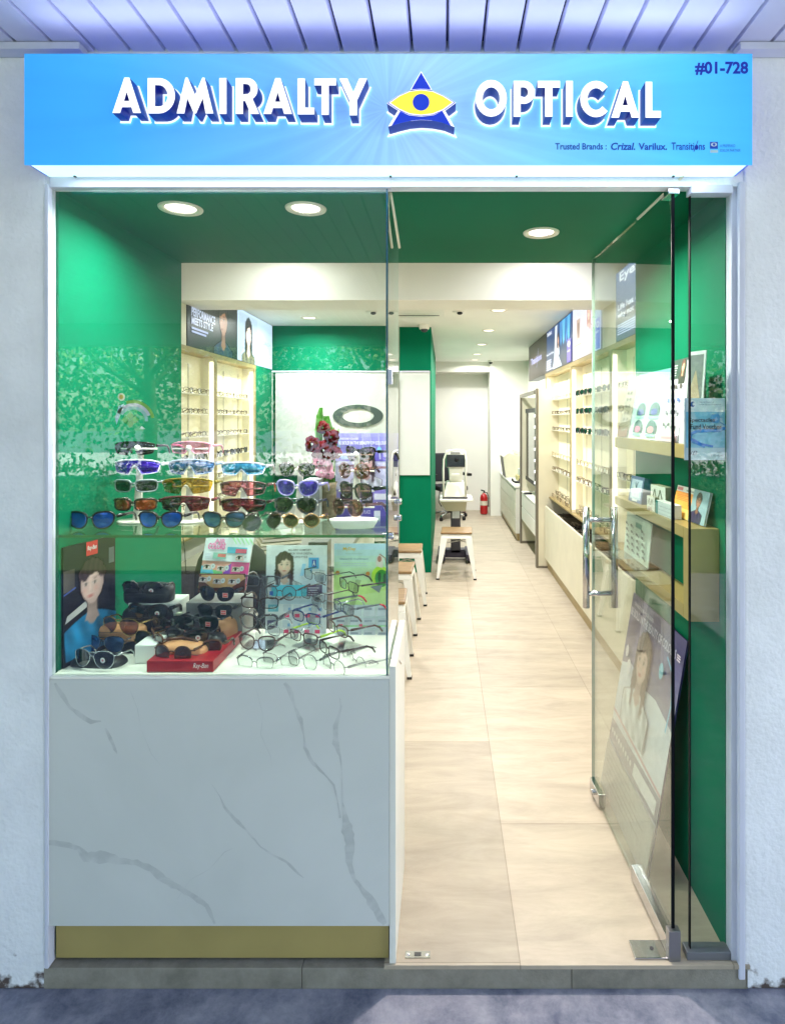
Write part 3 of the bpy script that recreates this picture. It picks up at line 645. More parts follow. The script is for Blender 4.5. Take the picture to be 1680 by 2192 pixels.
# glass box
gx1 = PX(830, YF+.02); gz1 = PZ(398, YF)
gp = thing('display_window', 'large clear front pane above the marble counter', 'window', ((cx0+gx1)/2, YF+.015, ZT))
mb = MB(); mb.box(-1.111, gx1-.004, YF+.012, YF+.02, ZT, gz1+.002); mb.build('pane', PANE, gp, world=True)
mb = MB(); mb.box(gx1-.0035, gx1+.0005, YF+.011, YF+.021, ZT, gz1); mb.build('pane_edge', GEDGE, gp, world=True)
sp = thing('side_glass', 'clear side pane of the display case beside the doorway', 'window', (gx1, 1.96, ZT))
mb = MB(); mb.box(gx1-.006, gx1+.002, YF+.022, YB-.003, ZT+.0, ZV-.002); mb.build('pane', PANE2, sp, world=True)
mb = MB(); mb.box(gx1-.006, gx1+.002, YB-.0025, YB, ZT, ZV-.002); mb.build('pane_edge', M('glass_edge_pale', (150, 176, 160), .15, coat=1), sp, world=True)
mb = MB(); mb.tube([(gx1+.005, 1.80, ZV-.004), (gx1+.012, 1.86, ZV-.055), (gx1+.014, 2.03, ZV-.10)], .004); mb.build('stay_bracket', CREAM, sp, world=True)
mb = MB(); mb.box(gx1-.004, gx1+.012, 1.765, 1.79, PZ(822, 1.77), PZ(790, 1.77)); mb.build('glass_clip', TRIM, sp, bevel=.002, world=True)
# glass shelf
zs = PZ(1145, 1.775)
gs = thing('glass_shelf', 'clear glass shelf with green edge carrying the sunglasses in the display case', 'shelf', (-.65, 1.95, zs))
mb = MB(); mb.box(-1.108, gx1-.012, 1.776, 2.14, zs-.008, zs); mb.build('glass_plate', glass_mat('shelf_glass', (.86, .96, .90)), gs, world=True)
mb = MB(); mb.box(-1.108, gx1-.012, 1.7735, 1.7757, zs-.0078, zs-.0002); mb.build('front_edge', GEDGEG, gs, world=True)
for y, zz in ((1.79, zs-.006), (2.12, zs-.006), (2.12, zs+.05)):
    mb = MB(); mb.lathe([(0, -.016), (.009, -.016), (.011, -.012), (.011, .012), (.009, .016), (0, .016)], (gx1-.001, y, zz), 14, axis='x'); mb.build('connector', CHROME, gs, world=True)
# interior face of the case: bright down light comes from the two downlights

# fixed glass panel at the right
fg = thing('fixed_glass_panel', 'narrow fixed glass panel between the door and the right wall', 'window', (.74, YF+.03, 0))
fx = PX(1475, YF+.03)
mb = MB(); mb.box(fx+.003, .815, YF+.026, YF+.036, .015, PZ(404, YF+.03)); mb.build('pane', glass_mat('fixed_glass', (.95, .98, .965), .8), fg, world=True)
mb = MB(); mb.box(fx, fx+.0028, YF+.025, YF+.037, .015, PZ(404, YF+.03)); mb.build('pane_edge', GEDGED, fg, world=True)
# ================================================================== glass door, swung inwards
hx, hy = .653, 1.765
dang = math.atan2(.616-.653, 2.545-1.745)      # small inward lean towards the left
dr = thing('glass_door', 'frameless glass door standing wide open into the shop with a long chrome pull handle', 'door', (hx, hy, 0), rz=-dang)
DL = .79; DH = PZ(397, YF)
# local: +Y along the door
mb = MB(); mb.box(-.005, .005, .004, DL, .012, DH); mb.build('pane', PANE2, dr)
mb = MB(); mb.box(-.0045, .0045, 0, .0035, .012, DH); mb.build('front_edge', GEDGED, dr)
mb = MB(); mb.box(-.006, .006, DL+.0003, DL+.003, .012, DH); mb.build('rear_edge', M('glass_edge_soft', (150, 170, 160), .2, coat=1), dr)
hb = MB(); ys_ = 2.46-1.765
for sx in (-.057, .057): hb.tube([(sx, ys_, .789), (sx, ys_, 1.188)], .0135, 16)
for z in (.845, 1.137): hb.tube([(-.057, ys_, z), (.057, ys_, z)], .010, 12)
hb.build('pull_handle', CHROME, dr)
mb = MB(); mb.box(-.016, .016, -.008, .30, .006, .052); mb.build('bottom_rail', CHROME, dr, bevel=.002)
mb = MB(); mb.box(-.017, .017, -.012, .012, -.012, .085); mb.build('pivot_cap', M('brushed_steel', (150, 150, 152), .3, metal=.9), dr, bevel=.002)
mb = MB(); mb.box(-.016, .016, -.006, .05, DH-.018, DH+.03); mb.build('top_pivot', CHROME, dr, bevel=.002)
mb = MB(); mb.box(-.015, .015, DL-.12, DL+.004, .006, .06); mb.tube([(-.012, DL-.06, .035), (-.026, DL-.06, .035)], .011, 14); mb.build('corner_lock', CHROME, dr, bevel=.002)
mb = MB(); mb.tube([(.02, -.03, DH+.028), (-.06, .12, DH-.05)], .004); mb.build('stay_bracket', CREAM, dr)
fs = thing('floor_spring', 'flat chrome floor spring cover plate under the door pivot', 'door fitting', (.60, 1.79, 0))
mb = MB(); mb.box(-.058, .04, -.032, .03, .0005, .006); mb.build('cover_plate', CHROME, fs, bevel=.002)
mb = MB(); mb.tube([(.0, .0, .0055), (.0, .0, .0075)], .006); mb.build('screw', DGREY, fs)
st = thing('strike_plate', 'small metal strike plate let into the floor near the counter', 'door fitting', (PX(894, 1.775), 1.775, 0))
mb = MB(); mb.box(-.036, .036, -.011, .011, .0003, .0022); mb.build('plate', M('brushed_steel2', (140, 140, 130), .35, metal=.8), st)
mb = MB(); mb.box(-.010, .010, -.006, .006, .0024, .0032, BLACKP); mb.build('keeper_slot', None, st)
for sx in (-.027, .027): mb = MB(); mb.lathe([(0, .0035), (.005, .003), (.006, .0022)], (sx, 0, 0), 10); mb.build('screw', CHROME, st)

# ================================================================== shelf unit on the right green wall
SHM = M('shelf_laminate', (158, 138, 82), .32, var=.08, scale=8)
su = thing('wall_shelf_unit', 'champagne coloured box shelf fixed low on the right green wall', 'shelf', (.77, 2.2, .93))
xw, xf = .811, .7226
def bx(n, *a): 
    m_ = MB(); m_.box(*a); m_.build(n, SHM, su, bevel=.0012, world=True)
bx('side_panel', xf, xw, 1.825, 1.87, .939, 1.213)
bx('bottom_board', xf, xw, 1.8705, 2.62, .939, .978)
bx('top_board', xf, xw, 1.8705, 2.62, 1.178, 1.213)
ws = thing('wall_shelf', 'single champagne coloured shelf board above the box shelf', 'shelf', (.77, 2.2, 1.418))
m_ = MB(); m_.box(xf, xw, 1.825, 2.62, 1.418, 1.461); m_.build('board', SHM, ws, bevel=.0012, world=True)

# ================================================================== lit wall display, right
BAY = M('bay_back_panel', (240, 232, 200), .45, var=.02, emit=.10, ecol=(250, 240, 205))  # faint emission puts the wash of the LED strips into the panel itself
LED = M('led_strip', (255, 250, 225), .4, emit=2.4, ecol=(255, 248, 222))
LEDW = M('led_diffuser', (250, 244, 220), .4, emit=.7, ecol=(252, 246, 220))
SHW = M('thin_shelf', (244, 240, 222), .3, var=.02)
DARKT = M('dark_tray', (44, 34, 26), .6, var=.15)
def display_wall(side, xf_, xb, divs, yend0, yend1, z0, z1, shelf_z, nm, lab):
    sg = 1 if side == 'r' else -1
    t = thing(nm, lab, 'display cabinet', ((xf_+xb)/2, (yend0+yend1)/2, z0))
    lo, hi = (min(xf_, xb), max(xf_, xb))
    ed = sorted([yend0]+divs+[yend1])
    m_ = MB(); m_.box(min(xb, xb+sg*.02), max(xb, xb+sg*.02), yend0, yend1, z0, z1)
    # slotted standards down the back
    m_.build('back_panel', BAY, t, world=True)
    for a, b in zip(ed[:-1], ed[1:]):
        for f_ in (.12, .5, .88):
            y = a+(b-a)*f_; m_ = MB(); m_.box(min(xb-sg*.003, xb-sg*.0005), max(xb-sg*.003, xb-sg*.0005), y-.006, y+.006, z0+.05, z1-.06)
            m_.build('slotted_rail', M('rail_grey', (190, 184, 160), .5), t, world=True)
    for d in divs:
        m_ = MB(); m_.box(lo, hi, d, d+.05, z0, z1)
        o = m_.build('divider', SHW, t, world=True)
        xx = (xf_-sg*.004, xf_-sg*.0005); m_ = MB(); m_.box(min(xx), max(xx), d-.004, d+.054, z0, z1); m_.build('metal_edge', GOLD, o, world=False) if False else None
        m2 = MB(); m2.box(min(xx), max(xx), d-.004, d+.054, z0, z1); q = m2.build('metal_edge', GOLD, t, world=True)
        x2 = (xf_+sg*.004, xf_+sg*.030); m2 = MB(); m2.box(min(x2), max(x2), d-.010, d-.0005, z0+.03, z1-.03); m2.build('led_strip', LED, t, world=True)
    m_ = MB(); xx = (xf_-sg*.004, xb); m_.box(min(xx), max(xx), yend0, yend1, z1+.0005, z1+.034); m_.build('top_rail', GOLD, t, world=True)
    m_ = MB(); m_.box(min(xx), max(xx), yend0, yend1, z0-.014, z0-.0005); m_.build('bottom_rail', GOLD, t, world=True)
    for a, b in zip(ed[:-1], ed[1:]):
        a2 = a+(.052 if a in divs else 0); b2 = b-(.012 if b in divs else 0)
        for z in shelf_z:
            xx = (xb-sg*.001, xf_+sg*.022); m_ = MB(); m_.box(min(xx), max(xx), a2+.02, b2-.02, z-.006, z); m_.build('shelf', SHW, t, world=True)
    return t
RSH = [1.735, 1.585, 1.425, 1.165, 1.02]
display_wall('r', 1.09, 1.185, [4.015, 5.29, 6.58], 2.72, 6.64, .738, 1.986, RSH, 'lit_display_cabinet', 'lit cream display wall with shelves of spectacles on the right side of the shop')
LSH = [1.715, 1.575, 1.415, 1.255, 1.09, .93]
display_wall('l', -1.69, -1.79, [4.555, 5.50], 2.72, 5.56, .75, 1.986, LSH, 'lit_display_cabinet', 'lit cream display wall seen behind the sunglasses on the left side of the shop')
# light in the bays
for y in (3.4, 4.65, 5.95): area('bay_light', (1.10, y, 1.95), .03, 2.4, (1, .96, .86), None, rot=(0, R(12), 0), shape='RECTANGLE', sy=1.0, spread=150)
for y in (3.6, 5.05): area('bay_light', (-1.70, y, 1.95), .03, 2.4, (1, .96, .86), None, rot=(0, R(-12), 0), shape='RECTANGLE', sy=.85, spread=150)
for o in [o for o in C.objects if o.name.startswith('bay_light')]:
    tgt = [q for q in C.objects if q.name.startswith('lit_display_cabinet')][0 if o.location.x > 0 else 1]
    o.location = o.location-tgt.location; o.parent = tgt

# counter under the right display
lc = thing('storage_counter', 'long low cream counter with an open spectacle tray along the right wall', 'counter', (1.15, 4.9, 0))
m_ = MB(); m_.box(1.04, 1.058, 3.42, 6.38, .105, .643); m_.build('front_panel', CREAM, lc, bevel=.0015, world=True)
m_ = MB(); m_.box(1.0585, 1.32, 3.42, 3.438, .105, .643); m_.build('end_panel', CREAM, lc, bevel=.0015, world=True)
m_ = MB(); m_.box(1.067, 1.32, 3.46, 6.38, 0, .104); m_.build('skirting', GOLD, lc, world=True)
m_ = MB(); m_.box(1.0585, 1.32, 3.439, 6.38, .55, .56); m_.build('tray', DARKT, lc, world=True)
for y in (4.1, 4.9, 5.7):
    m_ = MB(); m_.box(1.0585, 1.32, y, y+.012, .561, .625); m_.build('tray_divider', M('tray_divider_metal', (120, 112, 96), .4, metal=.4), lc, world=True)
m_ = MB(); m_.box(1.30, 1.328, 3.45, 6.38, .5605, .72, DARKT); m_.build('tray_back', None, lc, world=True)

# fins and vanity
fn = thing('partition_fin', 'narrow cream upright panel with taupe edge at the far end of the low counter', 'panel', (1.0, 6.42, 0))
m_ = MB(); m_.box(.975, 1.32, 6.39, 6.46, .02, 1.85); m_.build('panel', CREAM, fn, bevel=.002, world=True)
TAUPE = M('taupe_metal', (120, 113, 100), .35, metal=.3)
m_ = MB(); m_.box(.952, .974, 6.388, 6.462, 0, 1.855); m_.box(.9745, 1.32, 6.388, 6.462, 0, .019); m_.build('metal_trim', TAUPE, fn, world=True)
va = thing('mirror_vanity', 'fitting mirror in a taupe frame above a white drawer unit with bulbs along its edge', 'vanity', (1.05, 7.1, 0))
m_ = MB(); m_.box(.944, .966, 7.66, 7.72, 0, 1.84); m_.box(.967, 1.32, 7.66, 7.72, .0, .03); m_.box(.944, .966, 6.47, 7.6595, 1.80, 1.84); m_.build('frame', TAUPE, va, world=True)
m_ = MB(); m_.box(.967, 1.32, 7.665, 7.715, .031, 1.80); m_.build('end_panel', CREAM, va, world=True)
m_ = MB(); m_.box(1.00, 1.02, 6.75, 7.60, .80, 1.66); m_.build('mirror_frame', BLACKP, va, world=True)
m_ = MB(); m_.box(.994, .9995, 6.80, 7.55, .85, 1.61); m_.build('mirror_glass', M('mirror', (190, 196, 190), .04, metal=1, var=.01), va, world=True)
for k in range(7):
    m_ = MB(); m_.ell((.985, 6.66, .85+.12*k), (.018, .018, .018), nu=12, nv=8); m_.build('bulb', M('vanity_bulb', (240, 240, 240), .2, emit=1.0), va, world=True)
m_ = MB(); m_.box(.966, 1.32, 6.465, 7.655, .30, .625); 
o = m_.build('drawer_unit', LAMW, va, bevel=.002, world=True)
for z0_ in (.305, .47):
    m_ = MB(); m_.box(.958, .9655, 6.47, 7.65, z0_, z0_+.15); m_.build('drawer', LAMW, va, bevel=.002, world=True)
m_ = MB(); m_.box(.955, 1.32, 6.465, 7.655, .632, .650); m_.build('top', LAMW, va, bevel=.002, world=True)
hbk = MB(); hbk.ell((.99, 7.3, .662), (.05, .03, .012), p=.6); o = hbk.build('hairbrush', BLACKP); tag(o, 'small dark object lying on the vanity top below the mirror', 'accessory')
# wall above/behind
wc = thing('drawer_cabinet', 'white cabinet with three wide drawers near the back of the shop on the right', 'cabinet', (1.05, 8.95, 0))
m_ = MB(); m_.box(.905, 1.32, 7.80, 9.84, .095, .66); m_.build('carcass', LAMW, wc, bevel=.002, world=True)
for a in (0, 1, 2):
    for y0_ in (7.82, 8.83):
        m_ = MB(); m_.box(.893, .9045, y0_, y0_+1.0, .105+.182*a, .105+.182*a+.174); m_.build('drawer', M('drawer_cream', (206, 204, 184), .35), wc, bevel=.002, world=True)
m_ = MB(); m_.box(.885, 1.32, 7.79, 9.84, .668, .694); m_.build('top', LAMW, wc, bevel=.002, world=True)
m_ = MB(); m_.box(.925, 1.32, 7.83, 9.84, 0, .094); m_.build('skirting', GOLD, wc, world=True)
# lensmeter-like device on it
dv = thing('lens_edging_machine', 'sloping beige optical machine with dark side on the white drawer cabinet', 'machine', (1.05, 9.15, .695), rz=0)
m_ = MB(); m_.prism([(-.16,0),(.22,0),(.22,.22),(.1,.30),(-.12,.36),(-.20,.30)], -.22, .22, map3=lambda u, v, w_: (u, w_, v)); m_.build('housing', M('device_beige', (206, 200, 178), .4), dv, bevel=.012)
m_ = MB(); m_.prism([(-.163,.0),(-.15,-.0),(-.19,.30),(-.205,.30)], -.2, .2); m_.build('front_cover', DGREY, dv)
m_ = MB(); m_.prism([(-.02,.34),(.2,.27),(.2,.31),(-.02,.39)], -.15, .15); m_.build('lid', M('device_cream', (224, 220, 196), .35), dv, bevel=.004)
d2 = thing('paper_box_stack', 'small pale boxes stacked beside the beige machine on the drawer cabinet', 'box', (1.10, 8.55, .695))
m_ = MB(); m_.box(-.1, .15, -.12, .12, 0, .07); m_.build('lower_box', M('box_olive', (170, 160, 110), .6), d2, bevel=.003)
m_ = MB(); m_.box(-.07, .13, -.1, .1, .0705, .16); m_.build('upper_box', M('box_pale', (206, 208, 196), .6), d2, bevel=.003)
d3 = MB(); d3.tube([(.95+.05*math.cos(R(a)), 8.15, .74+.03*math.sin(R(a))) for a in range(150, 400, 20)], .014, 8); d3.box(.93, 1.0, 8.12, 8.18, .6945, .715)
o = d3.build('black_pupil_gauge', BLACKP); tag(o, 'small black U shaped gauge on the white cabinet near its front end', 'tool')

# fire extinguisher
RED = M('extinguisher_red', (176, 22, 28), .3, coat=.5)
fe = thing('fire_extinguisher', 'red fire extinguisher standing on the floor by the back wall', 'fire extinguisher', (.645, 10.0, 0))
m_ = MB(); m_.lathe([(0,.005),(.05,.005),(.06,.015),(.062,.03),(.062,.27),(.05,.31),(.025,.33),(.02,.345),(0,.345)], seg=20); m_.build('cylinder', RED, fe)
m_ = MB(); m_.lathe([(.0625,.15),(.0625,.22)], seg=20); m_.build('label_band', M('extinguisher_label', (220, 210, 190), .5), fe)
m_ = MB(); m_.box(-.012, .012, -.012, .012, .345, .375); m_.prism([(-.045,.375),(.015,.372),(.015,.385),(-.05,.40)], -.008, .008); m_.build('valve', BLACKP, fe)
m_ = MB(); m_.tube([(.01,0,.36),(.05,0,.35),(.075,0,.28),(.075,0,.12)], .008); m_.build('hose', RUBBER, fe)

# autorefractor on its table
tb = thing('instrument_table', 'pale instrument table on a dark lifting column with a dark foot', 'table', (.125, 6.78, 0))
m_ = MB(); m_.box(-.175, .185, -.20, .2, .655, .685); m_.build('table_top', DEVW, tb, bevel=.012)
m_ = MB(); m_.hexa([(-.10,-.12,.545),(.11,-.12,.545),(.11,.14,.545),(-.10,.14,.545)], [(-.165,-.18,.654),(.12,-.18,.654),(.12,.18,.654),(-.165,.18,.654)]); m_.build('under_tray', M('tray_beige', (190, 184, 158), .45), tb, bevel=.006)  # tray in a darker beige than the table top
m_ = MB(); m_.box(-.050, .055, -.05, .055, .08, .545); m_.build('column', DGREY, tb, bevel=.004)
m_ = MB(); m_.box(-.035, .045, -.0545, -.051, .46, .542); m_.build('sticker', PC((222, 226, 230)), tb)
m_ = MB()
for sx in (-1, 1): m_.box(sx*.15-.04, sx*.15+.04, -.22, .24, .03, .10)
m_.box(-.11, .11, -.05, .07, .03, .12); m_.build('foot', M('foot_dark', (48, 44, 60), .5), tb, bevel=.01)
for sx in (-1, 1):
    for sy in (-.17, .2):
        m_ = MB(); m_.lathe([(0,-.015),(.028,-.015),(.028,.015),(0,.015)], (sx*.15, sy, .029), 14, axis='x'); m_.build('caster', RUBBER, tb)
ar = thing('eye_test_instrument', 'white eye examination instrument with black viewing window and chin rest on the table', 'instrument', (.115, 6.76, .686))
m_ = MB(); m_.box(-.128, .138, -.15, .15, .0, .018); m_.build('base_plate', DGREY, ar, bevel=.004)
m_ = MB(); m_.hexa([(-.125,-.145,.0185),(.135,-.145,.0185),(.135,.14,.0185),(-.125,.14,.0185)], [(-.085,-.09,.17),(.10,-.09,.17),(.10,.12,.17),(-.085,.12,.17)]); m_.build('base_housing', DEVW, ar, bevel=.006)
m_ = MB(); m_.hexa([(-.055,-.06,.17),(.085,-.06,.17),(.085,.13,.17),(-.055,.13,.17)], [(-.06,-.075,.33),(.09,-.075,.33),(.10,.14,.33),(-.07,.14,.33)]); m_.build('neck', DEVW, ar, bevel=.006)
m_ = MB(); m_.box(-.096, .125, -.092, .15, .325, .51); m_.build('head_housing', DEVW, ar, bevel=.03)
m_ = MB(); m_.box(-.088, .112, -.099, -.092, .335, .468); m_.build('viewing_window', M('dark_screen', (34, 34, 50), .12, coat=1), ar, bevel=.018)
m_ = MB(); m_.lathe([(0,-.004),(.02,-.004),(.022,0)], (.02, -.0965, .41), 16, axis='y'); m_.build('eyepiece', BLACKP, ar)
m_ = MB(); pts = [(-.118,-.16,.02),(-.122,-.165,.30),(-.118,-.165,.42),(-.088,-.16,.495),(-.02,-.158,.52),(.06,-.158,.52),(.11,-.16,.49),(.122,-.165,.40),(.118,-.165,.30),(.118,-.16,.02)]
m_.tube(pts, .011, 8); m_.build('head_support', DEVW, ar)
m_ = MB(); m_.box(-.045, .06, -.17, -.14, .475, .505); m_.build('forehead_rest', M('rest_grey', (150, 150, 146), .5), ar, bevel=.008)
m_ = MB(); m_.box(-.035, .05, -.17, -.12, .25, .27); m_.build('chin_rest', DEVW, ar, bevel=.005)
m_ = MB(); m_.tube([(-.12,.0,.10),(-.16,-.02,.06),(-.17,-.03,-.05),(-.14,-.02,-.1)], .006); m_.build('cable', BLACKP, ar)
# office chair behind
oc = thing('office_chair', 'black office chair with a chrome star base on casters behind the instrument', 'chair', (.08, 9.6, 0), rz=R(20))
m_ = MB(); m_.box(-.23, .23, -.23, .22, .44, .52); m_.build('seat', M('chair_fabric', (38, 38, 44), .8), oc, bevel=.03)
m_ = MB(); m_.box(-.21, .21, .2, .26, .55, 1.0); m_.build('backrest', M('chair_fabric', None), oc, bevel=.03)
for sx in (-1, 1):
    m_ = MB(); m_.box(sx*.28-.035, sx*.28+.035, -.16, .12, .66, .70); m_.tube([(sx*.28,0,.67),(sx*.28,0,.5),(sx*.18,0,.47)], .014); m_.build('armrest', BLACKP, oc)
m_ = MB(); m_.tube([(0,0,.44),(0,0,.10)], .025, 10)
for k in range(5):
    a = R(72*k+10); m_.tube([(0,0,.11),(.3*math.cos(a),.3*math.sin(a),.07)], [.025, .015], 8)
m_.build('star_base', CHROME, oc)
for k in range(5):
    a = R(72*k+10); m_ = MB(); m_.lathe([(0,-.018),(.028,-.018),(.028,.018),(0,.018)], (.3*math.cos(a), .3*math.sin(a), .029), 12, axis='x'); m_.build('caster', RUBBER, oc)

# ================================================================== stools
def make_stool():
    t = thing('metal_stool', '', 'stool', (0,0,0))
    m_ = MB(); m_.box(-.152, .152, -.152, .152, .428, .45); m_.build('seat', WOOD, t, bevel=.010)
    m_ = MB(); m_.hexa([(-.152,-.152,.385),(.152,-.152,.385),(.152,.152,.385),(-.152,.152,.385)], [(-.140,-.140,.4275),(.140,-.140,.4275),(.140,.140,.4275),(-.140,.140,.4275)]); m_.build('seat_frame', STOOLW, t, bevel=.006)
    for sx in (-1, 1):
        for sy in (-1, 1):
            m_ = MB()
            # folded sheet leg: wide at the top, tapering to the foot
            def L_(x, y, z): return (sx*x, sy*y, z)
            m_.hexa([L_(.166,.166,.012),L_(.190,.166,.012),L_(.190,.190,.012),L_(.166,.190,.012)], [L_(.088,.143,.384),L_(.152,.143,.384),L_(.152,.152,.384),L_(.088,.152,.384)])
            m_.hexa([L_(.166,.166,.0125),L_(.189,.166,.0125),L_(.189,.189,.0125),L_(.166,.189,.0125)], [L_(.143,.088,.3835),L_(.151,.088,.3835),L_(.151,.142,.3835),L_(.143,.142,.3835)])
            lg = m_.build('leg', STOOLW, t, bevel=.002)
            m_ = MB(); m_.hexa([L_(.163,.163,0),L_(.193,.163,0),L_(.193,.193,0),L_(.163,.193,0)], [L_(.164,.164,.014),L_(.192,.164,.014),L_(.192,.192,.014),L_(.164,.192,.014)]); m_.build('rubber_foot', RUBBER, lg)
    m_ = MB()
    m_.tube([(-.15,-.15,.335),(.15,.15,.335)], .005); m_.tube([(-.15,.15,.345),(.15,-.15,.345)], .005); m_.build('cross_brace', M('brace_steel', (180,180,176), .35, metal=.5), t)
    return t
def dup(root, loc, rz=0):
    r = root.copy(); C.objects.link(r); r.location = loc; r.rotation_euler = (0, 0, rz)
    for ch in list(root.children):
        c = ch.copy(); C.objects.link(c); c.parent = r
        for g in ch.children:
            d = g.copy(); C.objects.link(d); d.parent = c
    return r
stools = [((-.385, 3.84, 0), R(1), 'white metal stool with wooden seat nearest the display counter'),
          ((-.375, 4.58, 0), R(-2), 'white metal stool with wooden seat, second in the row from the display counter'),
          ((-.335, 5.27, 0), R(1), 'white metal stool with wooden seat, third in the row, before the green column'),
          ((-.62, 5.98, 0), R(0), 'white metal stool with wooden seat farthest back, left of the green column behind the glass'),
          ((.125, 6.10, 0), R(-2), 'white metal stool with wooden seat in front of the eye test instrument')]
s0 = make_stool()
for i, (l, a, lb) in enumerate(stools):
    o = s0 if i == 0 else dup(s0, l, a)
    o.location = l; o.rotation_euler = (0, 0, a); o['label'] = lb; o['group'] = 'white metal stools with wooden seats'

# ================================================================== board, logo ring, fascia posters
wb = thing('white_glass_board', 'wide glossy white board on the green back wall behind the display case', 'board', (-1.1, 6.10, 1.5))
m_ = MB(); m_.box(PX(545, 6.1), PX(583, 6.1), 6.095, 6.118, PZ(1017, 6.1), PZ(797, 6.1)); m_.box(PX(590, 6.1), PX(829, 6.1), 6.095, 6.118, PZ(1017, 6.1), PZ(797, 6.1)); m_.build('panel', M('glossy_board', (206, 212, 206), .1, coat=.6, var=.02), wb, world=True)
m_ = MB(); m_.box(PX(545, 6.1), PX(829, 6.1), 6.085, 6.094, PZ(797, 6.1)+.001, PZ(797, 6.1)+.016); m_.build('top_trim', TRIM, wb, world=True)
rg = MB(); n_ = 48; ccx, ccz = PX(766, 6.08), PZ(890, 6.08); q = 6.08/F
vo = [(ccx+54*q*math.cos(2*math.pi*k/n_), ccz+24*q*math.sin(2*math.pi*k/n_)) for k in range(n_)]; vi = [(ccx-0*q+34*q*math.cos(2*math.pi*k/n_), ccz+15*q*math.sin(2*math.pi*k/n_)) for k in range(n_)]
for y in (6.085, 6.0935): rg.v += [(a, y, b) for a, b in vo]+[(a, y, b) for a, b in vi]
k4 = 2*n_
for k in range(n_):
    k2 = (k+1) % n_
    rg.f += [(k, k2, n_+k2, n_+k), (k4+k, k4+n_+k, k4+n_+k2, k4+k2), (k, k4+k, k4+k2, k2), (n_+k, n_+k2, k4+n_+k2, k4+n_+k)]
rg.m = [0]*len(rg.f); rg.sm = [False]*len(rg.f); rg.mats = [M('emblem_dark', (72, 88, 84), .35)]
o = rg.build('oval_emblem'); tag(o, 'dark oval ring emblem on the glossy white board', 'emblem')
wb2 = MB(); wb2.box(-.444, -.140, 6.185, 6.198, PZ(1017, 6.19), PZ(797, 6.19)); o = wb2.build('white_glass_board', M('glossy_board', None)); tag(o, 'glossy white board fixed on the front of the green column', 'board')
m_ = MB(); m_.box(-.444, -.140, 6.175, 6.184, PZ(797, 6.19)+.001, PZ(797, 6.19)+.016); m_.build('top_trim', TRIM, o)

def fascia(name, label, side, y0, y1, z0, z1, art, e=.95):
    """light box on the side wall; art(Print) draws it. u runs left to right as seen from the aisle"""
    x = 1.09 if side == 'r' else -1.69; sg = 1 if side == 'r' else -1
    t = thing(name, label, 'light box', (x+sg*.05, (y0+y1)/2, z0))
    m_ = MB(); a, b = sorted((x+sg*.001, x+sg*.12)); m_.box(a, b, y0, y1, z0, z1); m_.build('box_body', BLACKP, t, world=True)
    if side == 'r': p = Print((x, y1-.003, z0+.003), (0, y0-y1+.006, 0), (0, 0, z1-z0-.006), emit=e)
    else: p = Print((x, y0+.003, z0+.003), (0, y1-y0-.006, 0), (0, 0, z1-z0-.006), emit=e)
    p.st = .0008; art(p); p.build('printed_face', t)
    return t
ZP0, ZP1 = 2.022, 2.458
def grad(p, c0, c1, vert=True, n=10, u0=0, v0=0, u1=1, v1=1):
    p.l += 1
    for i in range(n):
        f_ = i/(n-1); c = tuple(c0[j]+(c1[j]-c0[j])*f_ for j in range(3))
        if vert: p.rect(u0, v0+(v1-v0)*i/n, u1, v0+(v1-v0)*(i+1)/n, c, p.l)
        else: p.rect(u0+(u1-u0)*i/n, v0, u0+(u1-u0)*(i+1)/n, v1, c, p.l)
def art_eyezen(p):
    grad(p, (70, 90, 110), (110, 130, 170), True, 12); grad(p, (100, 120, 170), (150, 185, 250), False, 8, .45, .15, 1, 1)
    p.poly([(.0,.3),(.12,.42),(.22,.36),(.3,.5),(.36,.34),(.45,.4),(.5,.28),(.3,.2),(0,.18)], (84, 92, 96))
    p.text('Eyezen.', .10, .80, .86, .97, (240, 245, 255), off=.02)
    p.text('Life has evolved,', .06, .42, .86, .52, (236, 242, 255), off=.02); p.text('why not your lenses', .06, .30, .98, .40, (236, 242, 255), off=.02)
    p.lines(.06, .08, .95, .24, 5, (210, 225, 255), .5, .35)
def art_family(p):
    grad(p, (200, 190, 190), (222, 226, 250), True, 8)
    p.rect(.16, .35, .30, .75, (190, 165, 150)); p.rect(.20, .4, .27, .68, (140, 120, 110))
    p.face(.62, .72, .26, skin=(236, 200, 186), hair=(150, 96, 84), cloth=(216, 200, 214))
    p.lines(.03, .02, .42, .22, 6, (236, 240, 255), .55, .3); p.text('See no limits', .03, .30, .40, .38, (236, 236, 255), off=.02); p.rect(.06, .25, .36, .28, (200, 170, 140))
    p.rect(.80, 0, 1, 1, (196, 216, 255)); p.rect(.86, .02, .985, .52, (78, 96, 230)); p.ell(.925, .42, .045, .06, (226, 236, 255)); p.ell(.925, .42, .02, .03, (78, 96, 230)); p.text('essilor', .87, .28, .975, .33, (220, 230, 255), off=.02)
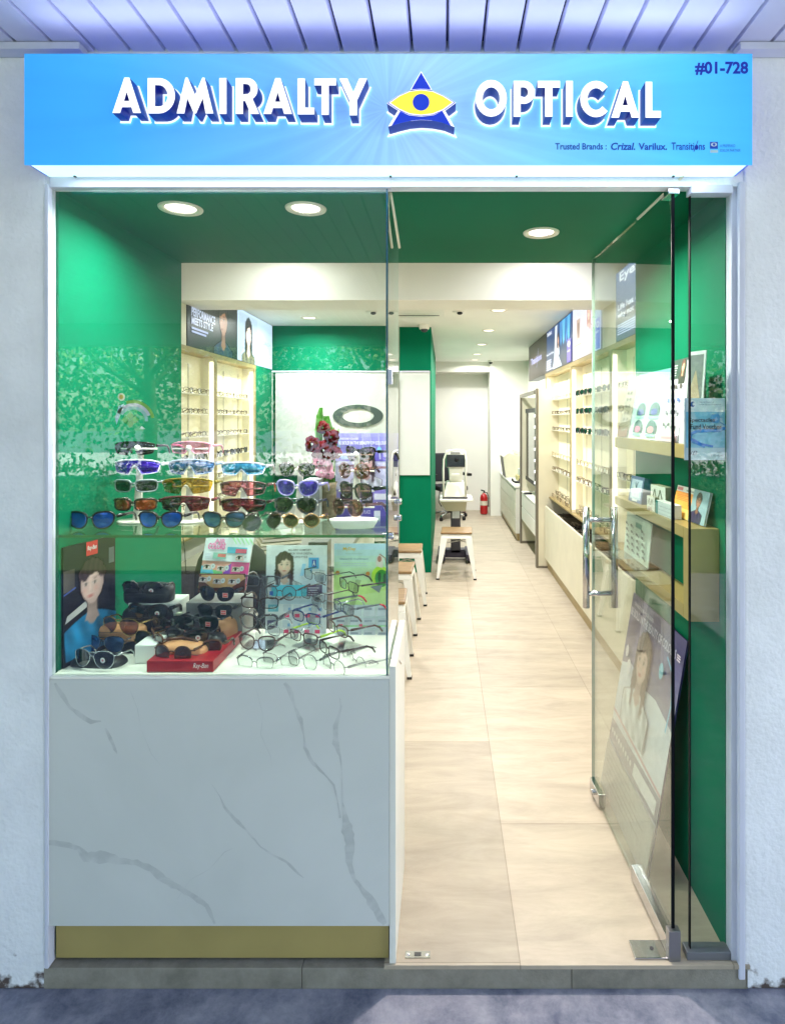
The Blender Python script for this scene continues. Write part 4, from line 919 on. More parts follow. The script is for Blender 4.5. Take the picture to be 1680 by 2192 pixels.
def art_blue(p):
    grad(p, (84, 84, 90), (30, 66, 130), True, 12)
    for u, c in ((.62, (60, 140, 210)), (.72, (96, 190, 240)), (.82, (50, 130, 200)), (.90, (90, 180, 235))): p.poly([(u-.06,.98),(u+.04,.98),(u+.02,.55),(u-.02,.45),(u-.05,.6)], c)
    p.poly([(.36,.30),(.40,.97),(.48,.97),(.44,.30)], (226, 236, 246))
    p.poly([(.30,.02),(.36,.30),(.44,.34),(.52,.30),(.66,.02)], (200, 214, 226)); p.face(.52, .62, .2, skin=(206, 160, 130), hair=(70, 50, 44), cloth=(190, 200, 214))
    p.text('Stellest', .05, .86, .26, .96, (240, 244, 255), off=.03); p.text('Slows down myopia', .03, .38, .34, .44, (236, 240, 255), off=.02); p.lines(.03, .04, .30, .30, 5, (220, 228, 250), .5, .35)
    p.rect(.86, .02, .98, .48, (120, 104, 220)); p.ell(.92, .38, .045, .06, (226, 230, 255)); p.text('essilor', .87, .22, .975, .27, (220, 226, 255), off=.02)
def art_dark(p):
    grad(p, (70, 60, 50), (44, 38, 34), True, 10); grad(p, (110, 98, 84), (60, 52, 46), False, 6, .35, .38, 1, .6)
    p.text('Transitions', .16, .42, .76, .60, (196, 196, 255), off=.03); p.stroke([(.50, .28), (.60, .76)], .03, (196, 196, 255))
fascia('light_box', 'tall blue grey lit lens poster nearest the entrance, top right above the display wall', 'r', 3.05, 3.925, ZP0, ZP1, art_eyezen, 1.25)
fascia('light_box', 'pale lit poster of a long haired woman with a blue bar above right display', 'r', 4.285, 5.24, ZP0, ZP1, art_family)
fascia('light_box', 'dark blue lit poster with light streaks and small figure, above the right display', 'r', 5.245, 6.57, ZP0, ZP1, art_blue)
fascia('light_box', 'dark brown lit poster with one pale word, farthest back above the right display wall', 'r', 6.575, 7.95, ZP0, ZP1, art_dark, .8)
m_ = MB(); m_.box(1.092, 1.33, 3.93, 4.28, ZP0, 2.291); m_.box(1.094, 1.33, 2.70, 3.045, ZP0, ZC-.002); struct('bulkhead', m_, CREAM)
m_ = MB(); m_.box(-1.93, -1.692, 2.70, 4.07, ZP0, 2.291); m_.box(-1.93, -1.692, 5.565, 6.115, .0, ZP0-.001, GREEN); struct('bulkhead', m_, CREAM)
def art_man(p):
    grad(p, (14, 20, 26), (46, 42, 38), True, 12); grad(p, (70, 62, 54), (40, 36, 34), False, 6, .3, .45, .6, .9)
    p.face(.68, .60, .52, skin=(170, 120, 92), hair=(26, 20, 20), cloth=(20, 44, 78), long=False, turn=-.34, light=.5, lips=(120, 66, 60), smile=0)
    p.text('PERFORMANCE', .06, .48, .50, .62, (216, 222, 255), off=.035); p.text('MEETS STYLE', .06, .35, .45, .47, (216, 222, 255), off=.035); p.lines(.06, .22, .36, .33, 2, (180, 190, 240), .6, .2)
    p.ell(.12, .90, .055, .055, (230, 236, 255)); p.ell(.12, .90, .03, .022, (20, 24, 30)); p.text('OAKLEY', .06, .78, .18, .82, (220, 226, 250), off=.02); p.lines(.07, .73, .18, .76, 1, (180, 186, 210), .6, .1)
def art_woman(p):
    grad(p, (196, 216, 250), (206, 226, 255), True, 6); p.rect(.04, .04, .53, .94, (190, 210, 236))
    p.face(.28, .56, .46, skin=(236, 206, 192), hair=(34, 28, 30), cloth=(116, 112, 90), long=True, turn=.12)
    p.text('COACH', .60, .48, .94, .56, (150, 164, 190), off=.0)
fascia('light_box', 'dark lit poster of a man in profile with white lettering, upper left inside the shop', 'l', 4.08, 5.06, ZP0, ZP1, art_man, .8)
fascia('light_box', 'pale blue lit poster of a dark haired woman beside the green back wall', 'l', 5.065, 6.10, ZP0, ZP1, art_woman, 1.0)

# ceiling fittings
ac = thing('ceiling_air_vent', 'flat white ceiling cassette air conditioner with a thin dark outlet slot', 'air conditioner', (-.2, 5.33, ZC))
m_ = MB(); m_.box(-.24, .20, -.2, .22, -.018, -.0005); m_.build('grille_panel', LAMW, ac, bevel=.004)
m_ = MB(); m_.box(-.2, .16, .06, .09, -.0195, -.0182); m_.build('outlet_slot', BLACKP, ac)
for px_, lb in ((796, 'small eyeball spotlight in the white ceiling left of the air vent'), (981, 'small eyeball spotlight in the white ceiling right of the air vent')):
    t = thing('ceiling_spotlight', lb, 'spotlight', (PX(px_, 5.3), 5.3, ZC), group='eyeball spotlights beside the air vent')
    m_ = MB(); m_.lathe([(0,-.006),(.05,-.006),(.055,0)], seg=20); m_.build('plate', LAMW, t)
    m_ = MB(); m_.ell((.012, 0, -.016), (.024, .024, .014), nu=12, nv=8); m_.build('eyeball', DGREY, t)
cm = thing('dome_camera', 'white dome security camera on the ceiling in front of the green column', 'camera', (PX(908, 6.05), 6.05, ZC))
m_ = MB(); m_.lathe([(0,-.045),(.045,-.045),(.052,-.03),(.052,0)], seg=20); m_.build('housing', DEVW, cm)
m_ = MB(); m_.ell((0,0,-.048), (.036,.036,.026), nu=16, nv=10); m_.build('dome', DGREY, cm)
cm = thing('dome_camera', 'tiny black dome camera on the ceiling by the back wall', 'camera', (PX(1050, 9.7), 9.7, ZC))
m_ = MB(); m_.lathe([(0,-.03),(.04,-.03),(.045,0)], seg=16); m_.build('housing', DEVW, cm)
m_ = MB(); m_.ell((0,0,-.035), (.03,.03,.026), nu=14, nv=8); m_.build('dome', BLACKP, cm)

# ================================================================== desk glimpsed behind the case
BM = stone_mat('black_marble', (.012, .012, .014), (.06, .058, .06), 6, 0, .2)
dk = thing('service_desk', 'service desk with black marble end panel behind the display case', 'desk', (-.95, 4.4, 0))
m_ = MB(); m_.box(-.70, -.60, 3.20, 3.30, 0, .90); m_.build('end_post', BM, dk, bevel=.002, world=True)
m_ = MB(); m_.box(-1.45, -.60, 3.301, 3.33, 0, .72); m_.build('end_panel', BM, dk, bevel=.002, world=True)
m_ = MB(); m_.box(-1.45, -.58, 3.331, 5.75, .715, .745); m_.build('desk_top', M('desk_top_grey', (120, 120, 116), .3), dk, bevel=.002, world=True)
m_ = MB(); m_.box(-.66, -.64, 3.331, 5.7, 0, .714); m_.build('modesty_panel', M('modesty_white', (210, 210, 200), .4), dk, world=True)
mo = thing('computer_monitor', 'grey blue computer monitor on the far end of the service desk', 'monitor', (-.56, 5.55, .746))
m_ = MB(); m_.box(-.16, .07, -.02, .02, .12, .36); m_.build('screen_housing', M('monitor_grey', (120, 136, 156), .4), mo, bevel=.006)
m_ = MB(); m_.box(-.10, .03, -.08, .08, 0, .012); m_.box(-.05, -.02, 0, .02, .012, .13); m_.build('stand', DGREY, mo)
pb = thing('printer', 'white desktop printer with dark paper slot beside the monitor', 'printer', (-.60, 5.15, .746))
m_ = MB(); m_.box(-.14, .14, -.14, .12, 0, .19); m_.build('body', DEVW, pb, bevel=.008)
m_ = MB(); m_.box(-.11, .11, -.143, -.1405, .03, .055); m_.build('paper_slot', BLACKP, pb)
ps = thing('paper_stack', 'leaning stack of pale folders on the service desk behind the contact lens card', 'folders', (-1.02, 3.75, .746), rz=R(25))
for k in range(5):
    m_ = MB(); m_.box(-.12+.01*k, .12+.01*k, -.09, .09, .022*k, .022*k+.014); m_.build('folder', M('folder_%d' % (k % 2), (214-20*(k % 2), 210-20*(k % 2), 190-10*(k % 2)), .6), ps)
bc = thing('desk_chair', 'black rounded chair back at the service desk behind the clear spectacles', 'chair', (-1.02, 3.0, 0))
m_ = MB(); m_.ell((0, 0, .72), (.19, .05, .23), p=.75); m_.build('backrest', M('mesh_black', (20, 20, 24), .7), bc)
m_ = MB(); m_.box(-.2, .2, -.42, -.03, .40, .47); m_.build('seat', M('mesh_black', None), bc, bevel=.03)
m_ = MB(); m_.tube([(0,-.2,.40),(0,-.2,.08)], .03)
for k in range(5):
    a = R(72*k); m_.tube([(0,-.2,.08),(.27*math.cos(a),-.2+.27*math.sin(a),.04)], .02)
m_.build('base', BLACKP, bc)
# ================================================================== spectacles
def superel(a, b, p, n=26): 
    return [(a*math.copysign(abs(math.cos(2*math.pi*k/n))**(2/p), math.cos(2*math.pi*k/n)), b*math.copysign(abs(math.sin(2*math.pi*k/n))**(2/p), math.sin(2*math.pi*k/n))) for k in range(n)]
def outline(style):
    if style == 'round': return [(x, z) for x, z in superel(.0245, .0240, 2.05)], .0335
    if style == 'rect': return [(x*(1+.05*z/.017), z) for x, z in superel(.0275, .0165, 3.6)], .0345
    if style == 'wayfarer': return [(x*(1+.17*z/.022), z+.08*x) for x, z in superel(.0268, .0222, 2.45)], .0345
    if style == 'cat': return [(x*(1+.20*z/.022), z+.16*x) for x, z in superel(.0265, .0205, 3.0)], .0345
    if style == 'aviator': return [(x*(1+.18*z/.026)+.004*(z < 0)*(-z/.026), z*(1.05 if z < 0 else .92)) for x, z in superel(.0285, .0245, 2.3)], .0350
    if style == 'hex': return [(x, z) for x, z in superel(.0255, .0225, 1.75, 8*3)], .0340
    return None, 0
FR = {}
def frame_mat(col, metal=0, rough=.25):
    return M('frame_%d_%d_%d_%d' % (*col, int(metal*10)), col, rough, metal=metal, var=.08, scale=60, coat=.3)
def lens_mirror(col, name):
    return M('lens_'+name, col, .07, metal=.6, var=.45, scale=22, coat=1)
L_BLUE = lens_mirror((20, 90, 215), 'blue_mirror'); L_STEEL = lens_mirror((70, 110, 160), 'steel_mirror'); L_ICE = lens_mirror((70, 170, 215), 'ice_mirror')
L_PURP = lens_mirror((72, 30, 190), 'purple_mirror'); L_ORNG = lens_mirror((190, 74, 24), 'orange_mirror'); L_DARK = M('lens_dark', (20, 22, 26), .06, var=.3, coat=1)
L_BROWN = M('lens_brown', (66, 40, 22), .08, var=.3, scale=30, coat=1); L_GREEN = M('lens_green', (22, 44, 34), .06, var=.4, coat=1)
L_SMOKE = glass_mat('lens_smoke', (.20, .23, .24), 1.6); L_ROSE = glass_mat('lens_rose', (.62, .36, .42), 1.6); L_OLIVE = glass_mat('lens_olive', (.62, .50, .18), 1.6)
L_MAR = glass_mat('lens_maroon', (.36, .13, .18), 1.6); L_PINK = glass_mat('lens_pink', (.75, .48, .60), 1.8); L_TEA = glass_mat('lens_tea', (.46, .30, .26), 1.6)
L_CLR = glass_mat('lens_clear', (.94, .95, .94), 1.2); L_GRAD = glass_mat('lens_gradient', (.55, .42, .40), 1.6)
F_CLEAR = glass_mat('frame_clear_acetate', (.74, .72, .74), 2.2)
F_ICE = glass_mat('frame_pale_acetate', (.86, .78, .80), 2.2)
STK = {}
def glasses(name, label, cat, loc, rz, style, fm, lm, wmm=142, wrap=2.4, r=.0018, group=None, tilt=0, tip=None, sticker=None, tm=None, top_only=False, templ=.125):
    s = wmm/142.0; t = thing(name, label, cat, loc, group=group, rot=(tilt, 0, rz)); t.rotation_mode = 'XYZ'; tm = tm or fm
    def W_(x, z, dy=0): return (x*s, wrap*x*x*s+dy, z*s)
    if style == 'shield' or style == 'shield2':
        n = 22; top = []; bot = []
        for i in range(n+1):
            x = -.066+.132*i/n; a = abs(x)/.066
            top.append((x, .020-.006*a**2-.004*a**6)); nose = max(0, 1-abs(x)/.017)
            bt = -.021+.008*a**3+.026*math.sin(min(1, nose)*math.pi/2)
            if style == 'shield2': bt = -.017+.005*a**3+.018*nose
            if i in (0, n): bt = .004
            bot.append((x, bt))
        m_ = MB(); vs = []; fs = []
        for (x, zt), (_, zb) in zip(top, bot): vs += [W_(x, zt), W_(x, zb), W_(x, zt, .0018), W_(x, zb, .0018)]
        for i in range(n): a = 4*i; fs += [(a, a+1, a+5, a+4), (a+2, a+6, a+7, a+3), (a, a+4, a+6, a+2), (a+1, a+3, a+7, a+5)]
        m_.add(vs, fs, None, True); m_.build('lens', lm, t)
        m_ = MB(); m_.tube([W_(x, z+.0012, .0009) for x, z in top], r*1.1*s, 6)
        if style == 'shield2' or not top_only: m_.tube([W_(x, z-.0008, .0009) for x, z in bot], r*.8*s, 6)
        m_.build('frame', fm, t); ox = .067; oz = .008
    else:
        ol, cx = outline(style); ox = cx+max(x for x, z in ol)+.003; oz = .010
        m_ = MB()
        for sg in (-1, 1):
            pts = [W_(sg*(cx+x), z) for x, z in ol]
            m_.tube(pts, r*s, 6, closed=True)
            if style in ('wayfarer', 'cat', 'rect') and r > .0016:
                tp = [(x, z) for x, z in ol if z > .006]; tp.sort(); m_.tube([W_(sg*(cx+x), z+.001) for x, z in tp], r*1.35*s, 6)
            m_.tube([W_(sg*(cx+max(x for x, z in ol)-.002), oz), W_(sg*(ox+.001), oz+.001, .001), (sg*(ox+.0015)*s, wrap*ox*ox*s+.008, oz*s)], r*1.2*s, 6)
        xi = cx-max(-x for x, z in ol)+.001
        m_.tube([W_(-xi, .004), W_(-xi*.4, .0085, -.001), W_(xi*.4, .0085, -.001), W_(xi, .004)], r*1.1*s, 6)
        if style == 'aviator': m_.tube([W_(-.016, .017), W_(0, .0185, -.001), W_(.016, .017)], r*s, 6)
        m_.build('frame', fm, t)
        for sg in (-1, 1):
            m_ = MB(); n = len(ol); vs = []; fs = []
            for d in (0, .0012):
                vs.append(W_(sg*cx, 0, d-.001)); vs += [W_(sg*(cx+x*.985), z*.985, d) for x, z in ol]
            for k in range(n):
                k2 = (k+1) % n; fs += [(0, 1+k, 1+k2), (n+1, n+2+k2, n+2+k)]
            m_.add(vs, fs, None, True); m_.build('lens', lm, t)
        if sticker:
            cxx = cx*s; y_ = wrap*cx*cx*s-.0030
            p = Print((cxx-.008, y_, -.009), (.018, 0, 0), (0, 0, .015))
            if sticker == 'red': p.rect(0, 0, 1, 1, (240, 190, 186)); p.rect(.1, .12, .9, .88, (226, 90, 86)); p.text('Ray-Ban', .18, .35, .82, .65, (250, 230, 226), off=.02)
            else: p.ell(.5, .5, .46, .52, (232, 226, 228)); p.ell(.5, .5, .2, .22, (196, 120, 130))
            p.mb.build('sticker', None, t)
    for sg in (-1, 1):
        y0 = wrap*ox*ox*s+.008; L = templ
        pts = [(sg*(ox+.0015)*s, y0, oz*s), (sg*(ox+.004)*s, y0+L*.4, oz*s-.001), (sg*(ox+.003)*s, y0+L*.72, oz*s-.003), (sg*(ox+.001)*s, y0+L*.9, oz*s-.014), (sg*(ox-.001)*s, y0+L, oz*s-.030)]
        m_ = MB(); rr = r*1.15*s; tt = m_.tube(pts if not (tip) else pts[:3], [rr*1.3, rr, rr, rr*1.1, rr] if not tip else [rr*1.3, rr, rr], 6, flat=1.7).build('temple', tm, t)
        if tip: m_ = MB(); m_.tube([pts[2], ((pts[2][0]+pts[3][0])/2, (pts[2][1]+pts[3][1])/2, (pts[2][2]+pts[3][2])/2+.002), pts[3], pts[4]], [rr, rr*1.1, rr*1.2, rr], 6, flat=1.7); m_.build('temple_tip', tip, tt)
    return t
BLK = frame_mat((18, 18, 20)); WHT = frame_mat((226, 224, 236)); SIL = frame_mat((200, 204, 208), .8, .2); GLD = frame_mat((206, 170, 96), .9, .2); GREY = frame_mat((96, 98, 104)); NAVY = frame_mat((20, 40, 110)); DBR = frame_mat((60, 32, 24)); TORT = frame_mat((86, 52, 28)); ROS = glass_mat('frame_rose', (.86, .62, .60), 2.0); ICEB = frame_mat((150, 205, 235)); PUR = frame_mat((190, 176, 236)); LIME = frame_mat((180, 214, 60)); REDT = frame_mat((200, 50, 56)); CYAN = frame_mat((90, 190, 220)); BRN = frame_mat((96, 66, 62)); GUN = frame_mat((110, 112, 118), .9, .22)
# ---- upper shelf rows: (cx,cy,width px, style, frame, lens, rz, label)
UP = [
 (287,959,92,'shield',BLK,L_SMOKE,0,'black wraparound shield sunglasses with dark lens, top left of the stacked rows',{}),
 (408,959,92,'shield2',frame_mat((226,150,170)),L_PINK,0,'pink mirrored shield sunglasses at the top of the second stack',{}),
 (292,999,104,'shield',WHT,L_PURP,0,'white wraparound sunglasses with violet lenses in the left stack',{}),
 (408,999,104,'shield',frame_mat((150,170,200)),L_STEEL,0,'pale blue wraparound sunglasses between white violet and steel blue pairs',{}),
 (519,1004,100,'shield2',WHT,L_ICE,0,'white framed sunglasses with ice blue mirrored shield in the third stack',{}),
 (636,1005,90,'wayfarer',F_ICE,L_GREEN,-8,'clear framed sunglasses with dark green lenses, top of the fourth stack',{}),
 (768,972,92,'cat',BLK,L_GRAD,-38,'large black butterfly sunglasses in front of the purple poster, topmost',{}),
 (756,1007,84,'round',ROS,L_TEA,-30,'round rose gold sunglasses in front of the purple poster',{}),
 (289,1040,104,'rect',frame_mat((150,160,160)),L_SMOKE,0,'grey rectangular sport sunglasses in the left stack',dict(wrap=5)),
 (401,1040,112,'shield',frame_mat((150,130,50)),L_OLIVE,4,'olive yellow shield sunglasses in the second stack',dict(top_only=True)),
 (519,1045,104,'shield',frame_mat((110,80,84)),L_ROSE,0,'sport shield sunglasses with red temple tips and a pale blue lower rim',dict(tip=REDT)),
 (637,1044,102,'wayfarer',PUR,L_PURP,-6,'pale lilac framed sunglasses with violet lenses in the fourth stack',{}),
 (758,1050,92,'wayfarer',BLK,L_GRAD,-36,'thick black framed sunglasses with smoky gradient lenses on the right',dict(r=.0030)),
 (288,1080,102,'rect',frame_mat((50,36,26)),L_ORNG,0,'dark rectangular sunglasses with orange red lenses in the left stack',dict(wrap=5, r=.0026)),
 (396,1078,110,'shield',frame_mat((120,50,62)),L_MAR,4,'maroon shield sunglasses in the second stack',dict(top_only=True)),
 (520,1082,102,'shield2',frame_mat((60,24,44)),L_MAR,0,'dark purple shield sunglasses at the bottom of the third stack',{}),
 (633,1080,100,'aviator',GUN,L_DARK,-6,'gunmetal pilot sunglasses with dark lenses at the bottom of the fourth stack',{}),
 (742,1085,86,'round',ROS,L_TEA,-34,'pink translucent round sunglasses above the white oval dish',dict(r=.0026)),
]
yrow = {959: 2.04, 972: 2.04}
k_ = 0
for cx, cy, wpx, stl, fm, lm, rz, lb, kw in UP:
    Y = 2.02-(cy-959)*.0009; wm = wpx*Y/F*1000/(math.cos(R(rz)) if rz else 1)
    if rz < -20: wm = 148; 
    glasses('sunglasses', lb, 'sunglasses', (PX(cx, Y), Y-.012, PZ(cy, Y)), R(rz), stl, fm, lm, wmm=wm, r=kw.get('r', .0022), wrap=kw.get('wrap', 4.2 if 'shield' in stl else 2.4), tip=kw.get('tip'), top_only=kw.get('top_only', False), group='sunglasses displayed above the glass shelf', templ=.10)
for cx, cy, wpx, stl, fm, lm, rz, lb in [
 (192,1114,112,'wayfarer',frame_mat((26,24,30)),L_BLUE,0,'dark framed sunglasses with bright blue mirrored lenses at the far left of the glass shelf'),
 (341,1113,104,'wayfarer',frame_mat((40,32,34)),L_BLUE,0,'dark framed blue mirrored sunglasses, second from the left on the glass shelf'),
 (478,1113,102,'wayfarer',frame_mat((62,50,48)),L_STEEL,0,'brown framed sunglasses with grey blue mirrored lenses, third on the glass shelf'),
 (565,1117,84,'hex',F_ICE,L_DARK,48,'clear framed dark lens sunglasses turned sideways on the glass shelf'),
 (644,1115,92,'hex',frame_mat((206,160,110),.6),L_BROWN,0,'gold rimmed brown lens sunglasses at the right of the glass shelf')]:
    Y = 1.845; wm = wpx*Y/F*1000/math.cos(R(rz))
    glasses('sunglasses', lb, 'sunglasses', (PX(cx, Y), Y, PZ(cy, Y)), R(rz), stl, fm, lm, wmm=min(wm, 156), r=.0022, group='sunglasses displayed above the glass shelf', templ=.12)
# acrylic tier stands
STW = M('stand_frosted', (226, 222, 208), .25, var=.03)
def tier_stand(px, tiers, lb):
    Y = 2.00; x = PX(px, Y); t = thing('acrylic_stand', lb, 'stand', (x, Y, zs), group='frosted stands holding the stacked sunglasses')
    m_ = MB(); m_.lathe([(0,0),(.062,0),(.064,.003),(.06,.006),(0,.008)], seg=24, sx=1, sy=.7); m_.build('base', STW, t)
    m_ = MB(); ztop = PZ(tiers[0], Y)-zs
    m_.hexa([(-.014,-.004,.006),(.014,-.004,.006),(.014,.004,.006),(-.014,.004,.006)], [(-.008,.02,ztop),(.008,.02,ztop),(.008,.028,ztop),(-.008,.028,ztop)]); m_.build('spine', STW, t, bevel=.002)
    for cy in tiers:
        z = PZ(cy, Y)-zs; m_ = MB(); m_.tube([(-.058,.012,z-.003),(.058,.012,z-.003)], .0028, 8); m_.ell((0,.0,z), (.008,.016,.010), nu=10, nv=8); m_.build('nose_rest', STW, t)
tier_stand(294, [959, 999, 1040, 1080], 'frosted tier stand carrying the left stack of sunglasses')
tier_stand(404, [959, 999, 1040, 1078], 'frosted tier stand carrying the second stack, pink to maroon')
tier_stand(520, [1004, 1045, 1082], 'frosted tier stand carrying the third stack, ice blue to dark purple')
tier_stand(640, [1005, 1044, 1080], 'frosted tier stand carrying the fourth stack beside the red flowers')
tier_stand(762, [972, 1007, 1050, 1085], 'frosted tier stand in front of the purple poster')
ds = thing('oval_dish', 'white oval display dish under the pink round sunglasses', 'dish', (PX(756, 1.86), 1.87, zs))
m_ = MB(); m_.lathe([(0,.004),(.060,.004),(.070,.02),(.073,.03),(.070,.032),(.058,.02),(0,.016)], seg=36, sy=.45); m_.build('bowl', M('dish_white', (240, 236, 226), .3), ds)

# ---- flowers
PETR = M('petal_dark_red', (86, 0, 14), .9, var=.6, scale=60, spec=.1); PETP = M('petal_pink', (226, 150, 176), .6, var=.2, scale=50); LEAF = M('leaf_green', (66, 132, 30), .5, var=.3, scale=30)
fl = thing('flower_arrangement', 'bouquet of dark red roses, pink blooms and a tall green leaf behind the sunglasses', 'flowers', (PX(700, 2.09), 2.09, zs))
def fz(py): return PZ(py, 2.09)-zs
def fx_(px): return PX(px, 2.09)-PX(700, 2.09)
def rose(px, py, r, mat, nm):
    m_ = MB(); c = Vector((fx_(px), -.01, fz(py))); ph = random.uniform(0, 6)
    for (k, rr) in ((0, 1.0), (1, .78), (2, .52)):
        nu, nv = 30, 14; vs = []; fs = []
        for i in range(nv+1):
            th = math.pi*.62*i/nv+.25*k*0
            for q in range(nu):
                a = 2*math.pi*q/nu; w_ = 1+.17*math.sin(3*a+ph+k*1.9+th*1.5)*math.sin(th)+.07*math.sin(8*a+ph*2+k)
                rad = r*rr*math.sin(max(.16, math.pi*.62-th+.25))*w_; d = r*rr*math.cos(math.pi*.62-th+.1)
                vs.append(c+Vector((rad*math.cos(a), -d*.9-.15*r*(2-k)*(i == 0)*0, rad*math.sin(a))))
        for i in range(nv):
            for q in range(nu): q2 = (q+1) % nu; fs.append((i*nu+q, i*nu+q2, (i+1)*nu+q2, (i+1)*nu+q))
        m_.add(vs, fs, None, True)
    m_.build(nm, mat, fl)
for px, py, r in ((694, 915, .022), (671, 950, .027), (695, 963, .032), (712, 935, .026), (716, 968, .026), (682, 975, .02)): rose(px, py, r, PETR, 'rose')
for px, py, r in ((684, 988, .022), (700, 996, .022), (690, 1010, .02), (706, 1014, .018)): rose(px, py, r, PETP, 'pink_bloom')
def leaf(pts, w_, nm='leaf'):
    m_ = MB(); P_ = [Vector((fx_(a), .01, fz(b))) for a, b in pts]; n = len(P_); vs = []
    for i, p in enumerate(P_):
        ww = w_*math.sin(math.pi*(i+.3)/(n+.1)); vs += [p-Vector((ww, 0, 0)), p+Vector((0, -.004, 0)), p+Vector((ww, 0, 0))]
    fs = []
    for i in range(n-1): a = 3*i; fs += [(a, a+1, a+4, a+3), (a+1, a+2, a+5, a+4)]
    m_.add(vs, fs, None, True); m_.build(nm, LEAF, fl)
leaf([(688,1000),(684,960),(681,920),(683,890),(686,872)], .013); leaf([(700,990),(702,950),(700,915),(697,890)], .017); leaf([(710,990),(712,950),(709,915)], .012); leaf([(690,1050),(698,1030),(704,1015)], .016); leaf([(712,1050),(708,1030),(702,1018)], .014)
m_ = MB(); m_.lathe([(0,0),(.03,0),(.034,.01),(.03,.10),(.035,.12),(.032,.12),(.027,.10),(0,.1)], seg=20); m_.build('pot', M('woven_pot', (120, 104, 84), .7, var=.4, scale=80), fl)
for k in range(5):
    m_ = MB(); m_.tube([((k-2)*.008, 0, .08), ((k-2)*.014, -.002, .2), ((k-2)*.02, -.004, .30)], .002); m_.build('stem', LEAF, fl)

# ---- boards and cards
CARDB = M('card_back', (220, 220, 220), .6)
def board(name, label, cat, O, U, V_, th, art, back=None, nm='printed_face', easel=False, group=None):
    O, U, V_ = Vector(O), Vector(U), Vector(V_); N = U.cross(V_).normalized()
    t = thing(name, label, cat, tuple(O+U*.5), group=group)
    m_ = MB(); a = [O, O+U, O+U-N*th, O-N*th]; m_.hexa([tuple(v) for v in a], [tuple(v+V_) for v in a]); m_.build('card_board', back or CARDB, t, world=True)
    if art: p = Print(O, U, V_, step=.0004); art(p); p.build(nm, t)
    if easel:
        b0 = O+U*.5-N*(th+.0004)+V_*.7; b1 = O+U*.5-N*(th+.05); m_ = MB(); w_ = U*.12
        m_.hexa([tuple(b1-w_), tuple(b1+w_), tuple(b1+w_-N*.002), tuple(b1-w_-N*.002)], [tuple(b0-w_), tuple(b0+w_), tuple(b0+w_-N*.002), tuple(b0-w_-N*.002)]); m_.build('easel_leg', back or CARDB, t, world=True)
    return t
def fcard(name, label, cat, p0, p1, pt, pb, Y, art, th=.003, lean=0, **k):
    x0, x1, z1, z0 = PX(p0, Y), PX(p1, Y), PZ(pt, Y), PZ(pb, Y)
    return board(name, label, cat, (x0, Y, z0), (x1-x0, 0, 0), (0, lean, z1-z0), th, art, **k)
def art_purple(p):
    grad(p, (232, 222, 250), (214, 206, 246), True, 6); grad(p, (120, 106, 214), (176, 168, 240), True, 8, 0, .72, 1, 1); 
    p.poly([(.05,.95),(.04,.80),(.10,.74),(.32,.74),(.36,.80),(.5,.82),(.5,.84),(.34,.83),(.30,.77),(.12,.77),(.08,.82),(.08,.95)], (170, 200, 250))
    for u in (.42, .55, .68): p.poly([(u,1),(u+.01,1),(u+.05,.74),(u+.02,.74)], (206, 200, 250))
    p.text('TRANSITIONS + COLOURS', .05, .935, .36, .955, (244, 236, 255), off=.03); p.text('BE BOLD IN THE BEAUTY OF COLOURS', .05, .885, .84, .92, (250, 242, 255), off=.035)
    p.ell(.70, .84, .035, .026, (150, 214, 250)); p.face(.50, .70, .17, skin=(232, 184, 186), hair=(52, 30, 44), cloth=(236, 230, 248))
    p.poly([(.62,.66),(.70,.60),(.72,.62),(.65,.68),(.66,.70)], (70, 30, 70))
    p.rect(0, .30, 1, .44, (150, 132, 220)); p.rect(0, .0, 1, .28, (96, 78, 180)); p.rect(.08, .30, .36, .40, (60, 36, 70)); p.rect(.42, .30, .60, .41, (52, 34, 58)); p.text('BUY NOW', .44, .33, .58, .37, (230, 220, 245), off=.02)
    p.rect(.62, .34, .86, .40, (236, 226, 246)); p.text('NOW IN PLACE', .3, .20, .56, .235, (220, 210, 245), off=.02); p.rect(.62, .14, .72, .23, (232, 228, 246)); p.lines(.06, .04, .6, .13, 3, (150, 134, 220), .5)
fcard('poster_board', 'purple and white upright poster board in the upper right of the display case', 'poster', 718, 852, 927, 1142, 2.128, art_purple, th=.004)
